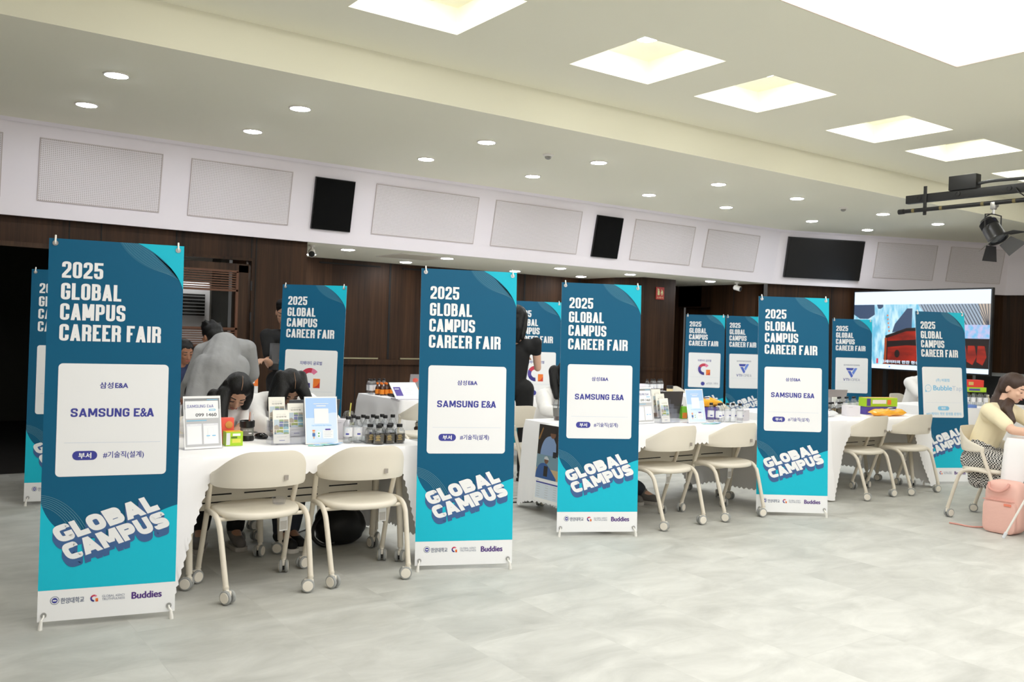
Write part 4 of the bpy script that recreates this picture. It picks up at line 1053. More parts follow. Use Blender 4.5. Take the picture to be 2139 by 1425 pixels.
laptop(8.55, 5.93, -30, 'silver-grey laptop seen from its back at the rear of the third table', rgb(158, 150, 148), .32, .21, 20)
laptop(4.95, 8.62, -10, 'grey laptop with colourful stickers on the far table', rgb(150, 146, 146), .32, .22, 14, stickers=True)
# mouse, pen pot, snack boxes
t = thing('computer_mouse', 'glossy black computer mouse on the first table beside the brochures', 'mouse', (2.0, 5.50, ZTOP), R(15))
mb = MB()
for k in range(1): mb.ell((0, 0, .012), (.034, .058, .024), 0)
vs = [(x, y, max(z, .001)) for x, y, z in mb.v]; mb.v = vs; mb.build('shell', mat('gloss_black', rgb(14, 14, 16), .12), t)
MB().box((0, -.03, .034), (.007, .02, .006), 0, bev=.002).build('scroll_wheel', M_dgrey, t)
t = thing('pen_pot', 'black tub with a grey label holding pens, beside the green snack box', 'pen pot', (1.885, 5.43, ZTOP))
MB().lathe([(.040, 0), (.043, .004), (.043, .024), (.040, .03), (.040, .082), (.045, .086), (.046, .122), (.043, .124), (.043, .10), (.038, .095), (.036, .01), (.001, .01)], 28).build('tub', mat('black_tub', rgb(26, 26, 26), .3), t)
MB().lathe([(.0408, .032), (.0408, .080)], 28).build('label_band', mat('grey_label', rgb(128, 128, 122), .5), t)
P = Print(); P.text('신맛 밸런스에이드', -.028, -.010, .028, .0, B_white, 1); P.rect(.008, .010, .026, .018, B_white, 1)
o = P.build('label_text', t); o.matrix_local = Matrix.Translation((-.012, -.0412, .062)) @ Matrix.Rotation(R(-4), 4, 'Z')
for k, (dx, c, hh) in enumerate(((.008, rgb(196, 132, 110), .165), (.022, rgb(236, 236, 238), .160), (.026, rgb(230, 230, 234), .150))):
    o = MB().tube([(0, 0, 0), (0, 0, hh-.02), (0, 0, hh)], [.0045, .0045, .0025], 8).build('pen', mat('pen_body_%d' % k, c, .4), None); o.location = (1.885+dx*.6, 5.43+.006*k, ZTOP+.013); o.rotation_euler = (0, R(4+3*k), 0)
    tag(o, ['brownish pen standing in the black pen pot', 'white pen standing in the black pen pot, behind the brownish one', 'white pen leaning rightmost in the black pen pot'][k], 'pen', 'pens in the pen pot')
t = thing('snack_box', 'lime green and yellow snack box beside the company sign on the first table', 'box', (1.735, 5.24, ZTOP), R(-3))
MB().box((0, 0, .042), (.10, .07, .083), 0, bev=.002).box((0, 0, .0838), (.098, .068, .0008), 1).box((-.036, -.0353, .042), (.022, .0008, .07), 2).box((.012, -.0353, .03), (.05, .0008, .024), 3).box((.012, -.0353, .066), (.045, .0008, .014), 4).box((-.002, -.0355, .05), (.036, .0008, .011), 5).build('carton', [mat('lime_green', rgb(170, 212, 42), .4), mat('box_yellow', rgb(240, 190, 40), .4), P_pale, mat('box_yellow2', rgb(226, 222, 90), .4), B_white, mat('box_olive', rgb(90, 120, 30), .5)], t, False)
t = thing('cookie_box', 'coral red cookie box behind the lime green box on the first table', 'box', (1.72, 5.33, ZTOP), R(-3))
mb = MB().box((0, 0, .078), (.085, .05, .155), 0, bev=.002); mb.build('carton', mat('coral_red', rgb(238, 92, 74), .4), t)
MB().lathe([(.022, 0), (.022, .003), (.018, .004), (.001, .004)], 20, 0, Matrix.Translation((.012, -.0255, .115)) @ Matrix.Rotation(PI/2, 4, 'X')).build('cookie_picture', mat('cookie_brown', rgb(214, 150, 76), .6), t)
# bottles
M_cap = mat('black_bottle_cap', rgb(24, 24, 25), .4); M_lab = mat('bottle_label_white', rgb(232, 232, 234), .55)
M_dlab = mat('bottle_label_dark', rgb(86, 84, 80), .45); M_amber = mat('brown_drink_glass', rgb(70, 34, 14), .15, coat=.5); M_ocap = mat('orange_cap', rgb(240, 126, 36), .45)
M_brew = mat('cold_tea_brown', rgb(96, 84, 66), .3)
def water_bottle(label, group):
    t = thing('water_bottle', label, 'bottle', (0, 0, 0), 0, group)
    MB().lathe([(.001, .002), (.024, .0), (.029, .006), (.0295, .04), (.0285, .045), (.0295, .05), (.0295, .112), (.027, .122), (.018, .138), (.0135, .145), (.0135, .150), (.001, .150)], 20).build('bottle_body', M_bottle, t)
    MB().lathe([(.0299, .042), (.0299, .098)], 20, 0).build('label_wrap', [M_lab], t)
    P = Print()
    for k in range(7): P.line([(.016*math.cos(R(180+30*k)), -.010+.016*math.sin(R(180+30*k))), (.016*math.cos(R(195+30*k)), -.010+.016*math.sin(R(195+30*k)))], .0012, B_sky, 1)
    P.disc(0, -.004, .006, P_pale, 1, 12); P.rect(-.010, .010, .010, .019, B_navy, 1)
    o = P.build('label_print', t); o.matrix_local = Matrix.Translation((0, -.0305, .073)) @ Matrix.Rotation(0, 4, 'Z')
    MB().lathe([(.0145, .147), (.0150, .149), (.0150, .164), (.0140, .166), (.001, .166)], 20).build('cap', M_cap, t)
    return t
def jar_bottle(label, group):
    t = thing('drink_bottle', label, 'bottle', (0, 0, 0), 0, group)
    sq = lambda r, z: [(r*math.copysign(abs(math.cos(a))**.7, math.cos(a)), r*math.copysign(abs(math.sin(a))**.7, math.sin(a)), z) for a in [2*PI*k/24 for k in range(24)]]
    rows = [(.028, 0), (.033, .004), (.0335, .07), (.031, .082), (.021, .094), (.0165, .098), (.0165, .104)]; vs = sum([sq(r, z) for r, z in rows], []); fs = [(i*24+k, i*24+(k+1) % 24, (i+1)*24+(k+1) % 24, (i+1)*24+k) for i in range(len(rows)-1) for k in range(24)]
    fs += [tuple(range(23, -1, -1)), tuple(range(144, 168))]; MB().add(vs, fs).build('bottle_body', M_bottle, t)
    vs = sq(.0285, .006)+sq(.029, .055); MB().add(vs, [(k, (k+1) % 24, 24+(k+1) % 24, 24+k) for k in range(24)]+[tuple(range(24, 48)), tuple(range(23, -1, -1))]).build('drink', M_brew, t)
    vs = sq(.0340, .018)+sq(.0340, .064); lb = MB().add(vs, [(k, (k+1) % 24, 24+(k+1) % 24, 24+k) for k in range(16, 24)])
    for k in range(6): lb.box((-.004+.003*(k % 2), -.0346, .026+.006*k), (.03-.006*(k % 3), .0006, .0022), 1)
    lb.build('label_wrap', [M_dlab, B_gold], t)
    MB().lathe([(.0185, .102), (.0185, .119), (.017, .121), (.001, .121)], 20).build('cap', M_cap, t)
    return t
W0 = [None]; J0 = [None]
def put(proto, maker, x, y, z, rz, label, group):
    if proto[0] is None: proto[0] = maker(label, group); proto[0].location = (x, y, z); proto[0].rotation_euler = (0, 0, R(rz)); return proto[0]
    return dup(proto[0], (x, y, z), R(rz), label, group)
wl = ['front row, leftmost', 'front row, second from the left', 'second row, leftmost', 'front row, middle one', 'second row, second from the left', 'front row, fourth from the left', 'second row, middle one', 'front row, rightmost', 'second row, rightmost but one', 'second row at the far right']
for k, (x, y) in enumerate([(2.408, 5.10), (2.468, 5.085), (2.475, 5.165), (2.535, 5.095), (2.545, 5.17), (2.60, 5.09), (2.612, 5.165), (2.665, 5.10), (2.68, 5.172), (2.735, 5.13)]):
    put(W0, water_bottle, x, y, ZTOP, -30+17*k, f'black-capped clear water bottle on the first table, {wl[k]}', 'water bottles on the first table')
jl = ['front left', 'front middle', 'front right', 'rear left', 'rear middle', 'rear right']
for k, (x, y) in enumerate([(2.558, 4.975), (2.636, 4.982), (2.706, 4.982), (2.53, 5.037), (2.604, 5.043), (2.676, 5.045)]):
    put(J0, jar_bottle, x, y, ZTOP, -28+6*k, f'small dark-labelled square bottle at the front of the first table, {jl[k]} of six', 'short dark-labelled bottles')
for k, (x, y) in enumerate([(5.935, 5.30), (5.965, 5.235), (6.035, 5.275), (6.085, 5.245), (6.13, 5.225), (6.165, 5.175)]):
    put(W0, water_bottle, x, y, ZTOP, -40+12*k, f'black-capped clear water bottle on the middle table, {ordn[k]} from the left', 'water bottles on the middle table')
def amber_bottle(label, group):
    t = thing('vitamin_drink_bottle', label, 'bottle', (0, 0, 0), 0, group)
    MB().lathe([(.001, 0), (.022, 0), (.024, .004), (.024, .075), (.018, .092), (.011, .104), (.011, .12)], 16).build('bottle_body', M_amber, t)
    MB().lathe([(.0246, .015), (.0246, .065)], 16).build('label_wrap', mat('orange_label', rgb(238, 140, 30), .5), t)
    MB().lathe([(.013, .118), (.0135, .137), (.001, .138)], 16).build('cap', M_ocap, t)
    return t
A0 = [None]
for k, (x, y) in enumerate([(4.44, 8.70), (4.49, 8.715), (4.54, 8.71), (4.455, 8.62), (4.51, 8.625), (4.565, 8.63)]):
    put(A0, amber_bottle, x, y, ZTOP, 10*k, f'orange-capped brown drink bottle on the far table by the stickered laptop, {"back" if k < 3 else "front"} row, {["left", "middle", "right"][k % 3]}', 'orange-capped bottles on the far table')
for k, (x, y) in enumerate([(4.42, 8.86), (4.485, 8.87), (4.55, 8.88), (4.615, 8.89), (4.41, 8.79)]):
    put(W0, water_bottle, x, y, ZTOP, 15*k, f'clear water bottle behind the orange-capped bottles on the far table, {ordn[k]}', 'water bottles on the far table')
# T6: far table by the column
for k in range(5): put(W0, water_bottle, 8.33+.065*k, 8.56-.02*(k % 2), ZTOP, 20*k, f'clear water bottle on the far table near the walnut column, {ordn[k]} from the left', 'water bottles near the walnut column')
for k in range(3): put(A0, amber_bottle, 8.22+.06*k, 8.80+.02*(k % 2), ZTOP, 20*k, f'orange-capped bottle on the far table near the walnut column, {ordn[k]} from the left', 'orange-capped bottles near the walnut column')
t = thing('white_carton', 'small plain white carton in front of the orange-capped bottles near the walnut column', 'box', (8.28, 8.62, ZTOP), R(-30)); MB().box((0, 0, .05), (.14, .08, .10), 0, bev=.002).build('carton', mat('carton_white', rgb(226, 222, 228), .6), t)
t = thing('black_jar', 'small black-lidded jar with a yellow label on the far table near the walnut column', 'jar', (8.52, 8.33, ZTOP))
MB().lathe([(.001, 0), (.04, 0), (.042, .006), (.042, .06), (.038, .066)], 20).build('jar_body', mat('jar_dark', rgb(40, 36, 34), .3), t); MB().lathe([(.0425, .012), (.0425, .052)], 20).build('label_band', mat('label_sand', rgb(220, 200, 150), .5), t)
MB().lathe([(.044, .064), (.044, .09), (.041, .093), (.001, .093)], 20).build('lid', M_black, t)
# white boxes
def plain_box(x, y, rz, d, label, m=None):
    t = thing('white_carton', label, 'box', (x, y, ZTOP), R(rz)); MB().box((0, 0, d[2]/2), d, 0, bev=.002).build('carton', m or mat('carton_white', rgb(232, 228, 234), .6), t)
    MB().box((-d[0]*.2, -d[1]/2-.0006, d[2]*.85), (d[0]*.3, .0008, .004), 0).build('printed_line', P_grey, t, False); return t
plain_box(2.465, 5.335, -12, (.10, .10, .125), 'pale lilac-white carton on the first table between the laptop and the bottles')
plain_box(6.36, 5.30, 5, (.10, .06, .095), 'small white carton right of the water bottles on the middle table')
plain_box(7.93, 5.26, -25, (.15, .09, .105), 'white carton at the front of the third table, left of the yellow snack bag')
def iced_cup(x, y, label, straw, sleeve, fill, dome=True):
    t = thing('iced_drink_cup', label, 'cup', (x, y, ZTOP))
    MB().lathe([(.001, .001), (.028, 0), (.031, .01), (.043, .125), (.045, .127)], 24).build('cup_body', M_bottle, t)
    MB().lathe([(.001, .004), (.027, .004), (.038, .095), (.001, .095)], 24).build('drink', fill, t)
    if sleeve: MB().lathe([(.0345, .035), (.041, .10)], 24).build('sleeve', sleeve, t)
    MB().lathe([(.0462, .124), (.0462, .132), (.040, .134), (.037, .152), (.027, .170), (.012, .175)], 24).build('dome_lid', M_bottle, t)
    MB().tube([(0, 0, .03), (.006, .0, .16), (.012, 0, .225)], .0045, 10).build('straw', straw, t)
    return t
iced_cup(2.535, 5.36, 'clear domed drink cup with a yellow straw behind the bottles on the first table', mat('straw_yellow', rgb(232, 224, 110), .4), None, mat('lemon_drink', rgb(226, 222, 150), .3))
iced_cup(4.66, 5.84, 'iced coffee cup with grey sleeve and black straw at the left of the middle table', M_black, mat('cup_sleeve_grey', rgb(122, 120, 116), .7), mat('coffee', rgb(70, 40, 26), .3))
# bags and boxes of snacks
def snack_bag(x, y, z, rz, d, label, seed=2, m=None):
    t = thing('snack_bag', label, 'snack bag', (x, y, z), R(rz)); bm = bmesh.new(); bmesh.ops.create_grid(bm, x_segments=28, y_segments=16, size=.5)
    vs = []; fs = []; n = 29; mN = 17
    for side in (1, -1):
        for i in range(n):
            for j in range(mN):
                u, v = i/(n-1)*2-1, j/(mN-1)*2-1; e = (1-abs(u)**3)*(1-abs(v)**2.5); h = d[2]*(.5+.5*side*e**.6) if e > 0 else d[2]*.5
                h += .35*d[2]*noise.noise(Vector((u*2.2+seed, v*2.2, side)))*e**.5
                vs.append((u*d[0]/2*(1-.06*v*v), v*d[1]/2*(1-.08*u*u), max(.002, h)))
    for s in range(2):
        o = s*n*mN
        for i in range(n-1):
            for j in range(mN-1): a = o+i*mN+j; q = (a, a+mN, a+mN+1, a+1); fs.append(q if s == 0 else q[::-1])
    bm.free(); MB().add(vs, fs).build('foil_bag', m or mat('yellow_foil', rgb(246, 176, 30), .25, spec=.6), t, angle=80)
    P = Print(); P.disc(0, 0, d[0]*.13, B_white, 1, 16, d[1]*.14); P.rect(-d[0]*.2, -d[1]*.07, d[0]*.16, d[1]*.06, mat('bag_dark_print', rgb(44, 38, 60), .4), 2, r=.004)
    o = P.build('bag_print', t); o.matrix_local = Matrix.Translation((d[0]*.02, -d[1]*.22, d[2]*1.06)) @ Matrix.Rotation(R(-62), 4, 'X')
    return t
t = thing('purple_box', 'purple snack carton under the yellow bag on the middle table', 'box', (6.08, 5.52, ZTOP), R(-18)); MB().box((0, 0, .055), (.26, .12, .11), 0, bev=.003).build('carton', mat('purple_card', rgb(84, 70, 158), .45), t)
snack_bag(6.10, 5.52, ZTOP+.112, -18, (.30, .17, .075), 'crumpled yellow snack bag lying on the purple carton behind the bottles on the middle table')
t = thing('yellow_carton', 'tall yellow carton behind the yellow bag on the middle table', 'box', (6.15, 5.69, ZTOP), R(-20)); MB().box((0, 0, .125), (.055, .05, .25), 0, bev=.003).box((0, -.026, .20), (.045, .0008, .06), 1).build('carton', [mat('carton_yellow', rgb(238, 196, 50), .45), mat('carton_orange', rgb(224, 130, 50), .45)], t, False)
t = thing('green_carton', 'green and orange carton behind the website sign on the middle table', 'box', (5.905, 5.60, ZTOP), R(-10)); MB().box((0, 0, .055), (.06, .05, .11), 0, bev=.003).box((0, -.0256, .03), (.05, .0008, .05), 1).build('carton', [mat('leaf_green', rgb(120, 190, 50), .45), mat('carton_orange', rgb(224, 130, 50), .45)], t, False)
snack_bag(8.36, 5.13, ZTOP, -6, (.44, .17, .07), 'large yellow snack bag lying at the front of the third table', 5)
t = thing('purple_box', 'purple snack carton under the lime box on the third table', 'box', (8.46, 5.30, ZTOP), R(-14)); MB().box((0, 0, .04), (.40, .10, .08), 0, bev=.003).build('carton', mat('purple_card', rgb(84, 70, 158), .45), t)
t = thing('snack_box', 'lime green snack box stacked on the purple carton on the third table', 'box', (8.46, 5.30, ZTOP+.081), R(-14))
mb = MB().box((0, 0, .045), (.42, .10, .09), 0, bev=.003).box((-.03, -.0507, .05), (.18, .0008, .04), 1).box((.10, -.0509, .045), (.05, .0008, .05), 2).box((-.17, -.0507, .045), (.05, .0008, .075), 3).box((0, 0, .0906), (.41, .09, .0008), 4)
mb.build('carton', [mat('lime_green', rgb(170, 212, 42), .4), B_white, B_orange, B_violet, mat('box_yellow', rgb(240, 190, 40), .4)], t, False)
for k in range(9): put(W0, water_bottle, 8.10+.064*k, 5.52+.03*(k % 2), ZTOP, 20*k, f'clear water bottle behind the lime box on the third table, {["first", "second", "third", "fourth", "fifth", "sixth", "seventh", "eighth", "ninth"][k]} from the left', 'water bottles on the third table')
for k in range(4): put(J0, jar_bottle, 7.86+.075*k, 5.45+.03*(k % 2), ZTOP, 15*k, f'small square bottle behind the white carton on the third table, {ordn[k]} from the left', 'short bottles on the third table')
snack_bag(7.60, 5.30, ZTOP, 10, (.24, .14, .06), 'crumpled white plastic bag at the left of the third table', 8, mat('white_plastic_bag', rgb(236, 238, 242), .3))
t = thing('clear_tumbler', 'clear plastic box with leaflets at the rear of the third table', 'box', (8.32, 5.72, ZTOP), R(-20))
mb = MB()
for sx in (-1, 1): mb.box((sx*.08, 0, .07), (.002, .10, .14)).box((0, sx*.05, .07), (.16, .002, .14))
mb.box((0, 0, .002), (.16, .1, .003)); mb.build('acrylic_walls', M_clear, t, False); MB().box((0, 0, .08), (.05, .02, .13)).box((.04, .01, .07), (.03, .02, .12)).build('leaflets', M_broch, t, False)
# table behind the speech-bubble banner
zc = ZTOP
t = thing('snack_box', 'lime and purple snack box stacked under the red one, right of the speech-bubble banner', 'box', (11.25, 5.75, zc+.165), R(-35)); MB().box((0, 0, .03), (.26, .14, .06), 0, bev=.003).box((-.02, -.0707, .03), (.14, .0008, .025), 1).build('carton', [mat('lime_green', rgb(170, 212, 42), .4), B_violet], t, False)
t = thing('red_box', 'bright red snack box topmost in the stack right of the speech-bubble banner', 'box', (11.22, 5.77, zc+.226), R(-35)); MB().box((0, 0, .045), (.26, .14, .09), 0, bev=.003).box((-.03, -.0707, .045), (.06, .0008, .04), 1).build('carton', [mat('box_red', rgb(226, 60, 44), .45), B_gold], t, False)
for k in range(8): put(W0, water_bottle, 11.12+.065*(k % 4)+.02*(k//4), 5.78-.075*(k % 4)*.6+.07*(k//4)-.02, zc, 25*k, f'clear water bottle under the snack boxes right of the speech-bubble banner, {["front", "rear"][k//4]} row, {["left", "second", "third", "right"][k % 4]}', 'water bottles right of the speech-bubble banner')
def milk_bottle(label, group):
    t = thing('milk_tea_bottle', label, 'bottle', (0, 0, 0), 0, group)
    MB().lathe([(.001, 0), (.026, 0), (.028, .005), (.028, .07), (.02, .09), (.013, .1), (.013, .115)], 16).build('bottle_body', mat('milk_tea_cream', rgb(226, 214, 184), .35), t)
    MB().lathe([(.015, .112), (.015, .13), (.001, .131)], 16).build('cap', mat('cream_cap', rgb(236, 230, 214), .5), t); return t
K0 = [None]
for k in range(8): put(K0, milk_bottle, 11.46+.062*(k % 4), 5.60-.04*(k % 4)+.07*(k//4), zc, 0, f'cream milk-tea bottle behind the woman in cream, {["front", "rear"][k//4]} row, {["left", "second", "third", "right"][k % 4]}', 'cream bottles at right')
t = thing('blue_tray', 'flat blue leaflet box on the table right of the speech-bubble banner', 'box', (10.66, 5.53, zc), R(-30)); MB().box((0, 0, .018), (.20, .13, .035), 0, bev=.003).build('carton', mat('tray_blue', rgb(110, 140, 206), .45), t)
# far table with slides: a white open display book
t = thing('display_board', 'slanted white display board with a violet panel on the far table with the stickered laptop', 'display board', (4.50, 8.14, ZTOP), R(-3)); P = Print()
P.rect(0, 0, .30, .24, B_white, 0); P.rect(.02, .07, .10, .20, B_violet, 1); P.rect(.03, .095, .08, .104, B_white, 2)
for k in range(4): P.rect(.13, .09+.028*k, .20+.03*(k % 2), .093+.028*k, P_grey, 1)
M = sheetM(.30, .24, 50, .008, -.05); P.mb.box((.15, .004, -.12), (.30, .006, .24), P.mi(B_white)); P.build('printed_face', t, M)
MB().box((0, -.03, .004), (.32, .18, .008), 0, bev=.002).build('base', mat('board_base', rgb(206, 202, 210), .3), t)
t = thing('black_tray', 'flat black tray beside the orange-capped bottles on the far table', 'tray', (4.60, 8.44, ZTOP), R(-10)); MB().box((0, 0, .006), (.26, .18, .01), 0, bev=.002).build('tray_base', M_black, t)
f = MB()
for sx in (-1, 1): f.box((sx*.127, 0, .016), (.006, .18, .02)).box((0, sx*.087, .016), (.26, .006, .02))
f.build('rim', M_black, t, False)
# leaflet stand beside the grey-shirted man
t = thing('leaflet_stand', 'orange and white leaflet in a clear stand on the far left table', 'leaflet stand', (2.78, 7.98, ZTOP), R(-18)); P = Print()
P.rect(0, 0, .15, .24, M_paper, 0); P.rect(0, 0, .15, .085, B_orange, 1); P.rect(.07, .03, .12, .06, M_paper, 2); P.rect(.05, .12, .10, .13, B_orange, 1); P.rect(.045, .165, .11, .168, P_grey, 1)
M = sheetM(.15, .24, 8, .004); P.build('printed_leaflet', t, M)
MB().box((.075, .003, -.12), (.156, .002, .25), 0, M=M).box((0, .03, .002), (.156, .08, .003)).build('acrylic_stand', M_clear, t, False)
t = thing('boxed_drinks', 'grey carton pack behind the orange leaflet on the far left table', 'box', (2.74, 8.12, ZTOP), R(-18)); MB().box((0, 0, .17), (.16, .12, .34), 0, bev=.004).box((.02, -.0606, .29), (.08, .0008, .035), 1).box((.02, -.0606, .21), (.08, .0008, .03), 1).build('carton', [mat('carton_taupe', rgb(120, 108, 98), .5), B_white], t, False)
# poster hanging down the left end of the middle table
t = thing('hanging_poster', 'photo poster of two workers hanging down the left end of the middle tablecloth', 'poster', (4.355, 5.40, .735), R(-90)); P = Print()
w, h = .44, .60; PK = mat('poster_dark_photo', rgb(46, 40, 36), .5); PB1 = mat('poster_shirt_blue', rgb(130, 156, 196), .5); PB2 = mat('poster_overall_blue', rgb(54, 92, 150), .5); PSK = mat('poster_dusk_sky', rgb(120, 150, 164), .5); PGL = mat('poster_dusk_glow', rgb(196, 172, 130), .5); PSN = mat('poster_skin', rgb(120, 84, 62), .5); PHT = mat('poster_helmet', rgb(200, 206, 210), .5); PDR = mat('poster_amber', rgb(150, 110, 62), .5)
P.rect(0, 0, w, h, M_paper, 0); P.rect(0, 0, w, .235, PK, 1); P.rect(.27, .02, .40, .20, PDR, 2); P.poly(bez([(.04, .235), (.05, .10), (.13, .07), (.19, .09)])+[(.23, .14), (.24, .235)], PB1, 3); P.disc(.185, .065, .035, PSN, 3, 16); P.poly([(.15, .06), (.17, .02), (.22, .03), (.22, .06)], PK, 4); P.poly([(0, .12), (.05, .02), (.06, .03), (.02, .12)], PDR, 3)
P.rect(0, .235, w, .42, PSK, 1); P.rect(0, .34, w, .42, PGL, 2); P.poly(bez([(.0, .42), (.0, .32), (.06, .29), (.12, .30)])+[(.17, .33), (.26, .405), (.26, .42)], PB2, 3); P.disc(.125, .275, .026, PSN, 3, 16); P.poly([(.095, .268), (.10, .248), (.13, .242), (.155, .262), (.157, .27)], PHT, 4); P.rect(.10, .32, .15, .40, PK, 4); P.rect(.20, .20, .24, .245, P_ink, 4)
P.rect(.02, .435, .05, .439, P_grey, 1); P.rect(.015, .447, w-.015, .457, B_navy, 1); P.rect(.015, .457, w-.015, .575, mat('poster_table_tint', rgb(216, 226, 236), .5), 1)
for r in range(6):
    for c in range(4): P.rect(.03+.105*c, .468+.018*r, .07+.105*c, .471+.018*r, P_grey, 2)
link('printed_sheet', P.mb.mesh('printed_sheet', P.mats, False), t, Matrix.Translation((-.22, -.045, 0)) @ Matrix.Rotation(R(-4), 4, 'X'))
MB().box((0, -.02, .003), (.3, .06, .002)).build('taped_edge', M_paper, t, False)
# floor bags
def blob_bag(name, label, loc, d, m, seed):
    t = thing(name, label, 'bag', loc); mb = MB(); mb.ell((0, 0, d[2]*.5), (d[0]/2, d[1]/2, d[2]/2), 0, nu=32, nv=20)
    vs = []
    for x, y, z in mb.v:
        q = noise.noise(Vector((x*9+seed, y*9, z*9))); k = 1+.16*q; zz = z*k
        if zz < d[2]*.22: x *= 1.08; y *= 1.08
        vs.append((x*k, y*k, max(.0, zz-.01)))
    mb.v = vs; mb.build('bag_body', m, t, angle=80)
    return t
bag = blob_bag('black_bag', 'soft black bag slumped on the floor under the right end of the first table', (2.57, 5.52, 0), (.36, .26, .27), mat('black_nylon', rgb(16, 16, 17), .55), 3)
MB().tube(curve3([(-.15, -.03, .2), (-.2, -.05, .16), (-.22, -.06, .08), (-.16, -.08, .02), (-.08, -.09, .03)], 8), .013, 10).build('strap', M_black, bag)
bag = blob_bag('black_bag', 'black bag on the floor beneath the hanging poster of the middle table', (4.78, 5.55, 0), (.42, .32, .2), mat('black_nylon', rgb(16, 16, 17), .55), 6)
MB().tube(curve3([(-.12, -.1, .15), (-.06, -.13, .24), (.06, -.13, .24), (.12, -.1, .15)], 8), .012, 10).build('handle', M_black, bag)

# ------------------------------------------------------------------ people
def remesh(mb, voxel=.009, smooth=4, fac=.5):
    me = bpy.data.meshes.new('tmp'); me.from_pydata(mb.v, [], mb.f); o = bpy.data.objects.new('tmp', me); COL.objects.link(o)
    m = o.modifiers.new('r', 'REMESH'); m.mode = 'VOXEL'; m.voxel_size = voxel; m.use_smooth_shade = True
    s = o.modifiers.new('s', 'SMOOTH'); s.factor = fac; s.iterations = smooth
    bpy.context.view_layer.update(); dg = bpy.context.evaluated_depsgraph_get()
    out = bpy.data.meshes.new_from_object(o.evaluated_get(dg), depsgraph=dg)
    bpy.data.objects.remove(o); bpy.data.meshes.remove(me)
    return out
def wrinkle(me, amp, sc, stretch=(1, 1, 1), seed=0):
    n = len(me.vertices); co = [0.0]*3*n; no = [0.0]*3*n
    me.vertices.foreach_get('co', co); me.vertex_normals.foreach_get('vector', no)
    for i in range(n):
        a = 3*i; p = Vector((co[a]*stretch[0]*sc+seed, co[a+1]*stretch[1]*sc, co[a+2]*stretch[2]*sc))
        k = amp*(noise.noise(p)+.5*noise.noise(p*2.1))
        co[a] += no[a]*k; co[a+1] += no[a+1]*k; co[a+2] += no[a+2]*k
    me.vertices.foreach_set('co', co); me.update()
def finish(me, name, m, parent):
    me.name = name; me.materials.clear(); me.materials.append(m)
    me.polygons.foreach_set('use_smooth', [True]*len(me.polygons)); me.polygons.foreach_set('material_index', [0]*len(me.polygons))
    o = bpy.data.objects.new(name, me); COL.objects.link(o); o.parent = parent
    if parent: me.transform(Matrix.Translation(-parent.location))
    return o
V = Vector
def headM(c, f, u):
    f = V(f).normalized(); u = V(u); u = (u-f*u.dot(f)).normalized(); x = f.cross(u)
    M = Matrix((x, f, u)).transposed().to_4x4(); M.translation = V(c); return M
def hand(mb, w, d, pn, s=1, curl=.6, right=True):
    """palm, four bent fingers and a thumb; w wrist, d direction, pn palm normal (towards what it faces)"""
    d = V(d).normalized(); pn = V(pn); pn = (pn-d*pn.dot(d)).normalized(); sd = d.cross(pn)*(1 if right else -1)
    w = V(w)
    for k in range(4):
        q = (k-1.5)*.019*s; b = w+d*(.085-.004*abs(k-1))*s+sd*q
        mb.caps(w+d*.012*s+sd*q*.6, .014*s, b, .011*s, n=10)
        a = curl*.6; p = b; L = (.036, .040, .038, .030)[k]*s; r = .0088*s
        for j in range(3):
            dr = d*math.cos(a)+pn*math.sin(a); q2 = p+dr*L*(1, .75, .6)[j]; mb.caps(p, r, q2, r*.9, n=10); p = q2; r *= .9; a += curl*.7
    t0 = w+d*.03*s-sd*.03*s; t1 = t0+(d*.6-sd*.6+pn*.35).normalized()*.04*s; t2 = t1+(d*.9-sd*.1+pn*.4).normalized()*.032*s
    mb.caps(w+d*.015*s-sd*.012*s, .014*s, t0, .012*s, n=10); mb.caps(t0, .0115*s, t1, .010*s, n=10); mb.caps(t1, .0098*s, t2, .008*s, n=10)
